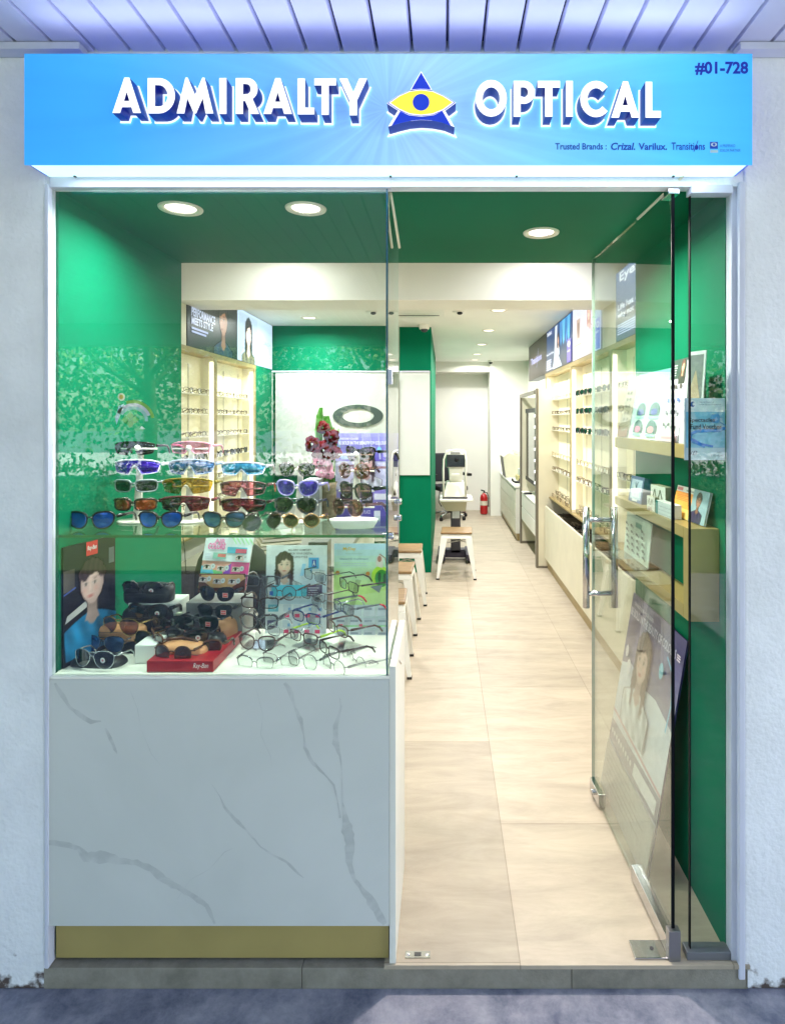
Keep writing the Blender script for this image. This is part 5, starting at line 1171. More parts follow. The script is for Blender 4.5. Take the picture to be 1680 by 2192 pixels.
def art_air(p):
    grad(p, (250, 120, 90), (244, 240, 250), True, 14)
    p.poly([(0,0),(.6,0),(.45,.22),(0,.30)], (240, 214, 90)); p.poly([(0,.16),(.5,.14),(.45,.34),(0,.36)], (130, 206, 140)); p.poly([(.0,.28),(.28,.28),(.2,.42),(0,.42)], (110, 196, 226)); p.poly([(.46,.2),(.64,.2),(.66,.52),(.5,.4)], (150, 80, 200)); p.poly([(.62,0),(1,0),(1,.52),(.62,.52)], (232, 80, 160)); p.poly([(.5,0),(1,0),(1,.12),(.5,.08)], (246, 90, 90)); p.rect(0, .52, 1, 1, (236, 240, 248))
    for k in range(5): p.poly([(.55+.09*k,.98),(.60+.09*k,.98),(.68+.09*k,.86),(.66+.09*k,.86)], (190, 234, 190))
    p.text('AIR', .20, .86, .44, .95, (244, 150, 200), off=.05); p.text('COLORS', .08, .74, .45, .86, (244, 130, 190), off=.05, shear=.15)
    p.rect(.50, .68, .92, .80, (100, 190, 220)); p.rect(.68, .69, .91, .77, (230, 96, 130)); p.rect(.22, .56, .5, .68, (150, 200, 190)); p.rect(.32, .60, .49, .66, (230, 120, 120)); p.lines(.05, .56, .18, .68, 4, (210, 214, 230), .4)
    for u, v in ((.72, .58), (.08, .38), (.38, .36), (.70, .36), (.06, .14), (.36, .12), (.68, .13)):
        p.rect(u-.02, v-.03, u+.16, v+.07, (236, 206, 204)); p.ell(u+.06, v+.02, .055, .028, (250, 246, 244), n=12); p.ell(u+.06, v+.02, .026, .032, (56, 34, 36), n=10); p.stroke([(u, v+.02), (u+.05, v+.055), (u+.12, v+.04)], .014, (46, 30, 34))
        p.ell(u+.19, v+.04, .045, .05, (226, 228, 232), n=14); p.ell(u+.19, v+.04, .018, .02, (180, 180, 186), n=10)
board('contact_lens_card', 'rainbow coloured contact lens card with rows of small printed eyes', 'card', (PX(424, 2.06), 2.06, PZ(1258, 2.06)), (PX(528, 2.06)-PX(424, 2.06), -.01, -.006), (.014, .04, PZ(1151, 2.06)-PZ(1258, 2.06)), .004, art_air)
def art_comfort(p):
    p.rect(0, 0, 1, 1, (232, 236, 242)); grad(p, (206, 222, 236), (236, 240, 244), True, 6, 0, .42, 1, 1)
    p.face(.30, .80, .19, skin=(240, 204, 186), hair=(54, 36, 34), cloth=(228, 232, 238))
    p.text('ALL-DAY COMFORT', .36, .945, .74, .965, (110, 110, 116), off=.02); p.text('FOR YOUR DIGITAL', .40, .91, .77, .93, (110, 110, 116), off=.02); p.text('LIFESTYLE', .46, .875, .68, .895, (110, 110, 116), off=.02)
    p.poly([(.70,.88),(.87,.88),(.87,.77),(.76,.77),(.74,.72),(.73,.77),(.70,.77)], (84, 176, 236)); p.rect(.755, .79, .825, .86, (30, 84, 190)); p.text('A', .77, .80, .81, .85, (244, 248, 255), off=.03); p.rect(.76, .71, .98, .745, (250, 250, 252)); p.poly([(.56,.70),(.62,.70),(.66,.82),(.60,.82)], (160, 208, 240))
    p.poly([(.10,.50),(.66,.50),(.70,.54),(.70,.58),(.66,.61),(.10,.61)], (86, 196, 222)); p.rect(.68, .50, .93, .61, (96, 74, 120)); p.lines(.70, .51, .88, .60, 4, (220, 210, 230), .4); p.rect(.07, .51, .13, .55, (60, 110, 210))
    for r_ in range(3):
        v = .33-.15*r_; p.rect(.05, v+.02, .22, v+.09, ((120, 190, 210), (90, 86, 130), (96, 150, 190))[r_]); p.text(('daily', 'multi', 'toric')[r_], .08, v+.04, .19, v+.07, (240, 244, 250), off=.03)
        for c_ in range(4):
            u = .30+.17*c_; p.rect(u, v+.02, u+.13, v+.09, (206, 214, 226)); p.rect(u+.08, v+.03, u+.12, v+.06, (130, 170, 216)); p.rect(u+.02, v-.035, u+.10, v+.0, (240, 60, 116))
    p.rect(.55, .06, .68, .12, (246, 160, 90))
fcard('contact_lens_card', 'pale contact lens card with a smiling dark haired woman and pink price tabs', 'card', 567, 698, 1170, 1385, 2.10, art_comfort, lean=.02)
def art_myday(p):
    p.rect(0, 0, 1, 1, (228, 238, 240)); grad(p, (206, 236, 150), (196, 224, 246), True, 8, 0, .52, 1, 1); p.poly([(0,.72),(.12,.70),(.22,.62),(.6,.60),(1,.62),(1,.40),(0,.40)], (206, 236, 140)); p.poly([(0,.55),(.5,.5),(1,.55),(1,.4),(0,.4)], (214, 240, 160))
    p.text('MyDay', .16, .925, .38, .965, (236, 190, 70), off=.02); p.text('daily disposable', .2, .89, .5, .91, (170, 200, 190), off=.01); p.text('Advance 3 ID of performance', .10, .835, .60, .86, (120, 150, 180), off=.01); p.lines(.12, .78, .6, .82, 2, (190, 206, 220), .3)
    p.ell(.82, .68, .16, .10, (190, 232, 60)); p.ell(.84, .66, .12, .085, (60, 150, 50)); p.ell(.80, .67, .03, .05, (28, 84, 30)); p.ell(.89, .66, .03, .05, (28, 84, 30)); p.poly([(.74,.78),(.86,.76),(.86,.86),(.80,.90),(.74,.86)], (226, 210, 206)); p.ell(.80, .85, .035, .03, (180, 110, 104)); p.stroke([(.80,.90),(.9,.86),(.92,.78)], .008, (150, 90, 80))
    p.ell(.07, .715, .035, .022, (220, 150, 70)); p.ell(.60, .705, .035, .022, (220, 150, 70)); p.poly([(.64,.58),(.86,.60),(.80,.52)], (130, 140, 140))
    for r_ in range(3):
        for c_ in range(4): p.rect(.05+.24*c_, .06+.12*r_, .26+.24*c_, .16+.12*r_, (210, 216, 226)); p.rect(.07+.24*c_, .12+.12*r_, .20+.24*c_, .14+.12*r_, (150, 160, 176))
    p.rect(0, .20, 1, .212, (130, 200, 120)); p.rect(.10, .20, .18, .225, (240, 90, 120)); p.rect(.46, .20, .52, .225, (240, 110, 130))
fcard('contact_lens_card', 'green and sky blue contact lens card at the right end of the counter', 'card', 713, 836, 1166, 1383, 2.09, art_myday, lean=.02)
def art_ray(p):
    grad(p, (30, 22, 34), (20, 16, 26), True, 6); p.rect(0, .62, .20, .80, (92, 80, 74)); p.rect(.86, .76, .97, .90, (120, 120, 130)); p.stroke([(.0,.60),(.22,.64)], .012, (70, 90, 170)); p.stroke([(.34,.60),(.35,.80)], .01, (60, 70, 190)); p.poly([(.02,.36),(.42,.44),(.42,.50),(.06,.42)], (196, 190, 190))
    p.face(.52, .62, .34, skin=(226, 186, 178), hair=(44, 24, 28), cloth=(36, 130, 184), long=False, turn=-.16, light=.5)
    p.rect(.40, .88, .62, 1.0, (222, 40, 52)); p.text('Ray-Ban', .42, .915, .60, .965, (250, 230, 232), off=.03, shear=.2)
board('poster_board', 'dark poster of a young man in a blue shirt, left end of the case', 'poster', (-1.106, 1.80, ZT+.001), (.045, .20, 0), (0, 0, .352), .006, art_ray, back=BLACKP)

# ---- low props on the counter
def boxthing(name, label, x0, x1, y0, y1, z0, z1, mat, cat='box', bev=.0015, art=None, rz=0):
    cx_, cy_ = (x0+x1)/2, (y0+y1)/2; t = thing(name, label, cat, (cx_, cy_, z0), rz=rz)
    m_ = MB(); m_.box(x0-cx_, x1-cx_, y0-cy_, y1-cy_, 0, z1-z0); m_.build('body', mat, t, bevel=bev)
    if art:
        p = Print((x0-cx_, y0-cy_-.0005, 0), (x1-x0, 0, 0), (0, 0, z1-z0)); art(p); p.mb.build('printed_front', None, t)
    return t
REDB = M('box_red', (168, 22, 34), .4); GRB = M('plinth_grey', (150, 152, 152), .45); WHB = M('plinth_white', (240, 240, 236), .4)
def art_red(p): p.st = .0002; p.rect(.02, .08, .98, .92, (176, 26, 40)); p.text('Ray-Ban', .70, .25, .93, .82, (246, 226, 222), off=.005, shear=.3)
boxthing('display_box', 'flat red sunglasses display box with white script lettering at the front of the case', -.853, -.662, 1.778, 2.06, ZT+.0005, ZT+.032, REDB, 'box', art=art_red)
boxthing('display_plinth', 'small white plinth between the silver aviators and the red box', -.873-.045, -.858, 1.84, 1.93, ZT+.0005, ZT+.055, WHB, 'plinth')
boxthing('display_plinth', 'tall grey white plinth under the topmost black sunglasses', -1.03, -.875, 2.02, 2.13, ZT+.0005, ZT+.125, WHB, 'plinth')
boxthing('display_plinth', 'tall grey plinth under the rainbow coloured card', -.845, -.66, 2.03, 2.145, ZT+.0005, ZT+.125, GRB, 'plinth')
boxthing('display_plinth', 'small cream plinth in front of the grey plinth', -.866, -.848, 2.0, 2.02, ZT+.0005, ZT+.10, M('plinth_cream', (226, 226, 200), .5), 'plinth')
boxthing('display_plinth', 'grey slanted display block beside the red flowers', -.455, -.405, 2.02, 2.10, zs+.0005, zs+.135, GRB, 'plinth')
def case(label, px, py, Y, lx, r1, r2, mat, rz=0, flap=False):
    t = thing('spectacle_case', label, 'spectacle case', (PX(px, Y), Y, PZ(py, Y)), rz=rz)
    m_ = MB(); r2 *= 1.3; r1 *= 1.1; m_.ell((0, 0, 0), (lx/2, r1, r2), p=.62, nu=28, nv=14); m_.build('shell', mat, t)
    m_ = MB(); m_.tube([(-lx/2*.80, -r1*.93, r2*.22), (0, -r1*1.005, r2*.30), (lx/2*.80, -r1*.93, r2*.22)], .0008, 6); m_.build('seam', DGREY, t)
    m_ = MB(); m_.lathe([(0,-.0014),(.004,-.001),(.0045,.0008)], (lx*.30, -r1*.86, r2*.30), 12, axis='y'); m_.build('press_stud', GLD, t)
    return t
case('black leather case under the topmost black sunglasses', 320, 1272, 2.06, .165, .034, .030, LEATHB, R(-4))
case('black leather case on the second level behind the gold aviators', 318, 1322, 2.02, .165, .035, .032, LEATHB, R(-6))
case('tan leather case under the gold framed aviators', 262, 1352, 1.95, .150, .030, .020, LEATHT, R(-5))
case('black leather case at the front left under the silver aviators', 212, 1424, 1.845, .165, .036, .024, LEATHB, R(-6))
case('black leather case just behind the white plinth', 300, 1392, 1.95, .120, .03, .030, LEATHB, R(-20))
case('tan leather case on the red box under the tortoiseshell sunglasses', 393, 1398, 1.86, .150, .032, .026, LEATHT, R(-4))
case('dark grey case behind the tan case on the red box', 430, 1376, 1.94, .165, .03, .026, LEATHB, R(-6))
case('tan leather case standing at the right of the dark sunglasses', 478, 1352, 2.01, .080, .035, .034, LEATHT, R(-20))
def art_kraft(p): p.rect(0, 0, 1, 1, (120, 60, 46)); p.poly([(.05,.95),(.95,.95),(1,.75),(.70,.25),(.28,.25),(.02,.75)], (238, 184, 130))
fcard('folded_case_card', 'tan folded case standing open against a brown card under the rainbow card', 'card', 424, 524, 1230, 1268, 2.045, art_kraft, th=.004, lean=.01)
LOW = [
 (303,1262,96,2.035,'wayfarer',BLK,L_DARK,-6,'black sunglasses on the highest level of the left counter display','white',.003),
 (316,1310,98,1.985,'wayfarer',BLK,L_GREEN,-8,'black sunglasses on the second level above the gold aviators','white',.003),
 (256,1338,112,1.915,'aviator',GLD,L_GRAD,-18,'gold framed aviators with gradient lenses on a tan case',None,.0012),
 (222,1376,100,1.90,'aviator',GUN,L_STEEL,-8,'blue mirrored aviators behind the silver aviators',None,.0012),
 (200,1408,106,1.80,'aviator',SIL,L_DARK,-14,'silver framed dark aviators at the front left corner of the counter','white',.0012),
 (362,1333,92,1.97,'wayfarer',BLK,L_GREEN,-4,'black sunglasses with green lenses in the middle of the dark cluster',None,.0026),
 (424,1332,104,1.955,'aviator',GUN,L_GREEN,-12,'dark green aviators with a red sticker lying over tan cases','red',.0014),
 (333,1365,58,1.90,'wayfarer',TORT,L_BROWN,-50,'small tortoiseshell sunglasses turned sideways above the white plinth',None,.0026),
 (401,1362,104,1.90,'wayfarer',BLK,L_GREEN,-4,'black sunglasses with green lenses just above the tortoiseshell pair','white',.0026),
 (370,1398,100,1.81,'round',TORT,L_BROWN,-10,'tortoiseshell sunglasses with brown lenses on the red box',None,.0020),
 (464,1271,84,2.00,'wayfarer',BLK,L_DARK,-8,'black sunglasses with a red sticker in front of the tan folded case','red',.0034),
 (460,1308,84,1.985,'wayfarer',BLK,L_GREEN,-6,'black round edged sunglasses with red sticker on the grey plinth','red',.0026)]
for cx, cy, wpx, Y, stl, fm, lm, rz, lb, stk, r in LOW:
    wm = min(150, wpx*Y/F*1000/math.cos(R(rz)))
    glasses('sunglasses', lb, 'sunglasses', (PX(cx, Y), Y-.008, PZ(cy, Y)), R(rz), stl, fm, lm, wmm=wm, r=r, sticker=stk, group='sunglasses on cases on the counter', templ=.07)
EYE = [
 (560,1244,92,2.05,'rect',GREY,-6,'grey framed clear spectacles at the top of the left clear stack',{}),
 (556,1290,92,2.00,'rect',DBR,-6,'dark brown framed clear spectacles, second in the left clear stack',{}),
 (554,1330,94,1.96,'wayfarer',F_CLEAR,-8,'thick colourless framed spectacles, third in the left clear stack',dict(r=.003)),
 (550,1375,94,1.90,'wayfarer',BRN,-14,'thin brown framed spectacles low in the left clear stack',{}),
 (546,1420,94,1.82,'wayfarer',F_CLEAR,-12,'colourless spectacles at the very bottom of the left clear stack',{}),
 (672,1232,66,2.03,'rect',BLK,-42,'thin black wire spectacles at the top of the middle stack',dict(r=.0009)),
 (668,1273,68,1.99,'rect',BRN,-38,'half rim dark spectacles, second in the middle stack',dict(r=.0010)),
 (654,1321,72,1.95,'rect',NAVY,-32,'navy blue framed spectacles in the middle stack',{}),
 (648,1363,70,1.90,'rect',BRN,-34,'brown spectacles with lime green temples in the middle stack',dict(tm=LIME)),
 (646,1413,70,1.82,'round',F_CLEAR,-30,'colourless round spectacles at the bottom of the middle stack',{}),
 (744,1252,58,1.98,'rect',DBR,-52,'dark brown spectacles turned right at the top of the right stack',dict(r=.0014)),
 (733,1300,62,1.94,'rect',GREY,-50,'grey spectacles with red temples in the right stack',dict(tip=REDT)),
 (720,1345,64,1.90,'rect',BRN,-50,'brown spectacles with grey temples in the right stack',{}),
 (702,1390,66,1.86,'rect',DBR,-50,'dark red brown spectacles lowest of the solid frames on the right',{}),
 (712,1424,70,1.80,'round',F_CLEAR,-46,'colourless spectacles lying at the bottom right of the case',{})]
for cx, cy, wpx, Y, stl, fm, rz, lb, kw in EYE:
    wm = 134 if rz < -25 else wpx*Y/F*1000/math.cos(R(rz))
    glasses('spectacles', lb, 'spectacles', (PX(cx, Y), Y-.006, PZ(cy, Y)), R(rz), stl, fm, L_CLR, wmm=wm, r=kw.get('r', .0017), tip=kw.get('tip'), tm=kw.get('tm'), group='clear spectacles stacked on the counter', templ=.115, wrap=1.6)
for cx, cy, wpx, Y, stl, fm, rz, lb in [(598,1412,80,1.84,'rect',F_ICE,-20,'pale colourless spectacles lying between the left and middle bottom pairs'),
 (760,1415,72,1.86,'round',F_CLEAR,-52,'colourless spectacles near the lower right corner of the case'),
 (604,1352,76,1.93,'rect',SIL,-24,'silver wire spectacles between the left and middle stacks'),
 (690,1292,66,2.02,'rect',SIL,-40,'silver wire spectacles behind the middle and right stacks'),
 (600,1268,70,2.03,'round',BRN,-12,'small brown round spectacles behind the left clear stack')]:
    glasses('spectacles', lb, 'spectacles', (PX(cx, Y), Y-.006, PZ(cy, Y)), R(rz), stl, fm, L_CLR, wmm=134, r=.0014, group='clear spectacles stacked on the counter', templ=.115, wrap=1.6)
for cx, cy, wpx, Y, stl, fm, lm, rz, lb, r in [(284,1362,90,1.93,'aviator',GLD,L_GREEN,-16,'gold aviators with green lenses between the tan case and the white plinth',.0012),
 (432,1384,92,1.87,'wayfarer',TORT,L_GREEN,-8,'tortoiseshell sunglasses with green lenses behind the red box lettering',.0024)]:
    glasses('sunglasses', lb, 'sunglasses', (PX(cx, Y), Y-.008, PZ(cy, Y)), R(rz), stl, fm, lm, wmm=140, r=r, group='sunglasses on cases on the counter', templ=.07)
def rack(px, Y, cys, lb, a=0):
    x = PX(px, Y+.03); t = thing('acrylic_rack', lb, 'stand', (x, Y+.03, ZT+.0005), rz=a, group='clear racks holding the spectacles')
    m_ = MB(); m_.box(-.05, .05, -.03, .05, 0, .004); m_.build('base', ACRYL, t)
    m_ = MB(); m_.hexa([(-.012,-.02,.0045),(.012,-.02,.0045),(.012,-.015,.0045),(-.012,-.015,.0045)], [(-.010,.055,PZ(cys, Y+.05)-ZT),(.010,.055,PZ(cys, Y+.05)-ZT),(.010,.06,PZ(cys, Y+.05)-ZT),(-.010,.06,PZ(cys, Y+.05)-ZT)]); m_.build('spine', ACRYL, t)
rack(556, 1.95, 1238, 'clear rack behind the left stack of clear spectacles'); rack(664, 1.95, 1226, 'clear rack behind the middle stack of clear spectacles', R(-30)); rack(738, 1.93, 1246, 'clear rack behind the right stack of clear spectacles', R(-40))

# window sticker
p_ = Print((PX(246, 1.766), 1.7665, PZ(920, 1.766)), (PX(332, 1.766)-PX(246, 1.766), 0, 0), (0, 0, PZ(836, 1.766)-PZ(920, 1.766)))
p_.l = 1
def archp(p, r0, r1, col, a0=20, a1=150):
    n = 12; o = [(.45+r1*math.cos(R(a0+(a1-a0)*i/n)), .22+r1*1.0*math.sin(R(a0+(a1-a0)*i/n))) for i in range(n+1)]; q = [(.45+r0*math.cos(R(a0+(a1-a0)*i/n)), .22+r0*math.sin(R(a0+(a1-a0)*i/n))) for i in range(n+1)]
    for i in range(n): p.poly([o[i], o[i+1], q[i+1], q[i]], col, 1)
archp(p_, .46, .54, (140, 190, 90), 10, 110); archp(p_, .38, .46, (226, 220, 236)); archp(p_, .30, .38, (176, 220, 220), 0, 150)
p_.ell(.16, .84, .09, .10, (240, 232, 210), 1); p_.ell(.16, .84, .05, .06, (220, 190, 90), 2); p_.poly([(.0,.30),(.10,.62),(.22,.66),(.12,.36),(.04,.14)], (190, 222, 240), 1); p_.poly([(.66,.10),(.76,.02),(.62,.02)], (236, 240, 240), 1)
for u, v in ((.26, .26), (.38, .16), (.38, .36), (.50, .26)): p_.poly([(u,v-.1),(u+.1,v),(u,v+.1),(u-.1,v)], (96, 200, 110), 1)
o = p_.mb.build('window_sticker', None); tag(o, 'small pale rainbow arch sticker on the inside of the left window pane', 'sticker')

# ---- right side cards
def art_voucher(p):
    p.rect(0, 0, 1, 1, (206, 228, 236)); grad(p, (140, 208, 232), (120, 196, 226), True, 6, .04, .20, 1, .78)
    p.ell(.20, .90, .085, .07, (226, 234, 240)); p.ell(.20, .90, .055, .045, (24, 90, 170)); p.ell(.225, .905, .03, .025, (226, 234, 240)); p.text('National Council of', .36, .925, .72, .95, (90, 130, 160), off=.0); p.text('Social Service Programme', .36, .885, .90, .91, (90, 130, 160), off=.01)
    p.stroke([(1,.52),(.84,.48),(.3,.47),(.16,.42),(.13,.36),(.18,.31),(.5,.22)], .05, (30, 140, 220)); p.stroke([(.18,.34),(.4,.26),(.7,.22)], .035, (20, 120, 214)); p.poly([(.62,.66),(.66,.74),(.84,.74),(.88,.66),(.82,.60),(.68,.60)], (70, 160, 216)); p.stroke([(.85,.62),(1,.56)], .02, (60, 150, 210))
    p.text('Spectacles', .10, .60, .74, .68, (16, 40, 70), off=.018); p.text('Fund Voucher', .14, .50, .90, .58, (16, 40, 70), off=.018)
    p.text('jB', .10, .06, .30, .15, (60, 80, 90), off=.0, shear=.3); p.text('MY', .80, .11, .9, .14, (90, 120, 140), off=.0); p.text('EYEWEAR', .64, .06, .95, .09, (90, 120, 140), off=.0)
board('voucher_poster', 'pale blue handwritten sheet with drawn spectacles taped behind the fixed glass panel', 'poster', (.694, 1.789, PZ(985, 1.785)), (.117, 0, 0), (0, 0, PZ(852, 1.785)-PZ(985, 1.785)), .001, art_voucher)
def art_teal(p):
    grad(p, (226, 240, 238), (120, 190, 176), True, 8); p.rect(0, 0, 1, .08, (244, 246, 246)); p.text('COLOUR LENSES', .2, .80, .8, .86, (230, 244, 240), off=.01); p.text('lets go', .25, .58, .75, .70, (170, 220, 200), off=.02)
    for u, v, c in ((.30,.40,(60,80,150)), (.72,.40,(60,80,160)), (.30,.14,(210,110,150)), (.72,.14,(226,140,150))):
        p.poly([(u-.14,v-.05)]+[(u+.14*math.cos(R(a)), v+.04+.10*math.sin(R(a))) for a in range(180, -1, -20)]+[(u+.14,v-.05)], (60, 110, 110)); p.ell(u, v, .09, .05, c); p.rect(u-.14, v-.10, u+.14, v-.065, (150, 210, 200))
board('shelf_card', 'teal card with arched pictures on the upper right shelf', 'card', (.735, 2.47, 1.463), (0, -.36, 0), (.045, 0, .25), .003, art_teal)
def art_greyc(p):
    p.rect(0, 0, 1, 1, (206, 200, 186)); grad(p, (160, 150, 130), (196, 190, 170), True, 5)
    for r_ in range(5):
        for c_ in range(2): p.ell(.32+.32*c_, .30+.11*r_, .11, .03, (120, 112, 96), n=12)
    p.poly([(0,0),(1,0),(1,.16),(.5,.08),(0,.2)], (150, 110, 90))
board('shelf_card', 'brownish grey card with small eyes at the far end of the upper right shelf', 'card', (.733, 2.61, 1.463), (0, -.13, 0), (.05, 0, .245), .003, art_greyc)
def art_price(p):
    p.rect(0, 0, 1, 1, (236, 236, 242)); p.rect(0, .76, 1, 1, (40, 70, 56)); p.face(.72, .90, .12, skin=(220, 180, 140), hair=(80, 50, 30), cloth=(50, 60, 40)); p.lines(.08, .80, .42, .95, 5, (206, 214, 210), .4, .1)
    for i, (v, c) in enumerate(((.60, (236,236,240)), (.44, (226,230,246)), (.29, (226,228,246)), (.14, (232,236,240)))): 
        p.rect(.04, v-.005, .96, v, (214, 170, 120)); 
        for k in range(3): p.rect(.14+.28*k, v+.04, .28+.28*k, v+.09, ((96, 90, 84), (96, 120, 190), (120, 120, 130), (80, 90, 84))[i])
    p.rect(.02, .0, .98, .12, (240, 206, 210)); p.lines(.2, .03, .9, .09, 1, (200, 150, 160), .5)
board('shelf_card', 'tall white price card with a dark green heading on the upper right shelf', 'card', (.732, 2.10, 1.463), (0, -.155, 0), (.042, 0, .27), .003, art_price)
af = thing('tent_card', 'folded grey tent card seen end on beside the door edge', 'card', (.76, 1.90, 1.462))
m_ = MB(); m_.hexa([(-.03,-.05,0),(-.0275,-.05,0),(-.0275,.03,0),(-.03,.03,0)], [(-.0015,-.05,.26),(.0005,-.05,.26),(.0005,.03,.26),(-.0015,.03,.26)]); m_.hexa([(.028,-.05,0),(.0305,-.05,0),(.0305,.03,0),(.028,.03,0)], [(.001,-.05,.26),(.003,-.05,.26),(.003,.03,.26),(.001,.03,.26)]); m_.build('folded_card', M('tent_grey', (196, 196, 204), .5), af)
def art_pic(p): p.rect(0, 0, 1, 1, (214, 220, 216)); p.rect(.06, .04, .9, .96, (120, 130, 126)); p.poly([(.1,.1),(.85,.1),(.8,.5),(.5,.8),(.2,.6)], (176, 160, 130)); p.poly([(.1,.1),(.85,.1),(.8,.3),(.1,.35)], (80, 90, 110))
board('framed_picture', 'small tilted picture card leaning on the green wall above the voucher sheet', 'picture', (.716, 1.855, 1.463), (.028, -.055, 0), (.018, 0, .275), .003, art_pic)
def art_orange(p):
    p.rect(0, 0, 1, 1, (236, 232, 220)); grad(p, (255, 186, 84), (244, 156, 64), True, 6, 0, 0, .55, .82); p.text('varilux', .30, .86, .54, .94, (120, 120, 120), off=.02); p.rect(.03, .86, .2, .96, (220, 130, 130)); p.lines(.05, .55, .48, .76, 4, (200, 120, 40), .35, .4); p.poly([(0,.36),(.55,.30),(.55,0),(0,0)], (255, 210, 120)); p.rect(.06, .10, .12, .26, (226, 84, 60))
    p.rect(.55, 0, 1, 1, (150, 178, 186)); p.face(.74, .66, .40, skin=(178, 124, 98), hair=(60, 50, 48), cloth=(64, 52, 96), long=False, specs=True, smile=1)
board('shelf_card', 'orange card with a man in glasses and purple jacket on the middle right shelf', 'card', (.768, 2.09, 1.215), (.012, -.235, 0), (.022, 0, .10), .004, art_orange)
def art_bluebox(p): p.rect(0, 0, 1, 1, (96, 112, 156)); p.rect(.1, .12, .9, .88, (200, 214, 236)); p.poly([(.2,.2),(.8,.2),(.7,.6),(.5,.5),(.3,.7)], (236, 242, 250)); p.stroke([(.42,.8),(.5,.55),(.6,.8)], .05, (90, 80, 110)); p.rect(.3, .04, .7, .12, (240, 240, 244))
board('product_box', 'blue boxed lens product tilted on the middle right shelf', 'box', (.735, 2.47, 1.214), (.01, -.13, 0), (.02, .02, .098), .03, art_bluebox, back=M('box_blue', (60, 78, 110), .4))
def art_white(p): p.rect(0, 0, 1, 1, (238, 238, 232)); p.stroke([(.1,.4),(.3,.85),(.4,.4)], .07, (96, 80, 60)); p.stroke([(.5,.4),(.66,.85),(.8,.5)], .07, (96, 80, 60)); p.lines(.1, .05, .9, .3, 3, (206, 150, 150), .4)
board('product_box', 'white and brown lens box at the back of the middle right shelf', 'box', (.748, 2.24, 1.214), (.01, -.12, 0), (0, 0, .088), .03, art_white, back=M('box_grey', (150, 144, 120), .5))
board('product_box', 'smaller white lens box in front of the white and brown one', 'box', (.728, 2.22, 1.214), (.004, -.07, 0), (0, 0, .05), .015, art_white, back=M('box_grey', None))
def art_tealbox(p): p.rect(0, 0, 1, 1, (216, 224, 226)); p.rect(0, 0, .16, 1, (40, 130, 130)); p.lines(.2, .1, .95, .9, 3, (180, 190, 200), .2, 0)
board('product_box', 'white lens box with a teal edge next to the door edge on the middle shelf', 'box', (.728, 2.13, 1.214), (.006, -.14, 0), (0, 0, .045), .03, art_tealbox, back=M('box_white', (220, 222, 220), .5))
def art_eyes(p):
    p.rect(0, 0, 1, 1, (216, 232, 222)); p.rect(.40, .74, .66, .86, (84, 150, 140))
    for r_ in range(5):
        for c_ in range(4):
            if (r_, c_) != (4, 2): p.ell(.16+.22*c_, .16+.15*r_, .05, .035, (84, 96, 92), n=10); p.ell(.23+.22*c_, .13+.15*r_, .03, .03, (150, 160, 156), n=10)
el = board('acrylic_stand_card', 'pale card printed with many small eyes in a clear stand on the lowest right shelf', 'card', (.755, 2.60, .985), (-.004, -.32, 0), (.015, 0, .165), .003, art_eyes)
m_ = MB(); m_.box(.70, .80, 2.27, 2.61, .9785, .9835); m_.build('clear_foot', ACRYL, el, world=True)
def art_big(p):
    grad(p, (206, 202, 210), (236, 234, 244), True, 4, 0, 0, 1, .35); grad(p, (150, 146, 170), (84, 74, 130), True, 10, 0, .55, 1, 1); p.poly([(0,.35),(1,.30),(1,.62),(.7,.66),(.45,.64),(.2,.68),(0,.64)], (226, 228, 238))
    p.poly([(0,.40),(1,.36),(1,.345),(0,.385)], (210, 170, 176)); p.rect(0, .24, 1, .345, (160, 152, 166))
    for k in range(9): p.ell(.05+.055*k, .295, .018, .013, (236, 232, 236), n=10)
    p.rect(.56, .265, .97, .325, (236, 232, 236)); p.rect(0, 0, 1, .235, (196, 190, 186)); p.lines(.05, .06, .9, .22, 6, (176, 170, 164), .3, .4)
    p.ell(.10, .72, .03, .03, (236, 230, 240)); p.ell(.18, .66, .04, .035, (240, 236, 244)); p.ell(.74, .80, .035, .035, (130, 200, 226)); p.stroke([(.80,.88),(.90,.84),(.96,.72),(.94,.60)], .012, (130, 196, 236))
    p.face(.42, .74, .20, skin=(226, 190, 178), hair=(70, 50, 46), cloth=(236, 236, 242), turn=-.1)
    p.text('TRANSITIONS + COLOURS', .10, .955, .5, .972, (220, 214, 236), off=.01); p.text('BE BOLD IN THE BEAUTY OF COLOURS', .06, .90, .92, .94, (214, 206, 236), off=.02); p.rect(.94, .915, .99, .921, (240, 220, 230)); p.rect(.94, .905, .99, .911, (240, 220, 230)); p.rect(.94, .925, .99, .931, (240, 220, 230))
board('poster_board', 'large poster of a dark haired person in white leaning under the right shelves', 'poster', (.667, 2.615, .004), (0, -.575, 0), (.135, 0, .80), .006, art_big, back=M('poster_back', (44, 40, 90), .5))

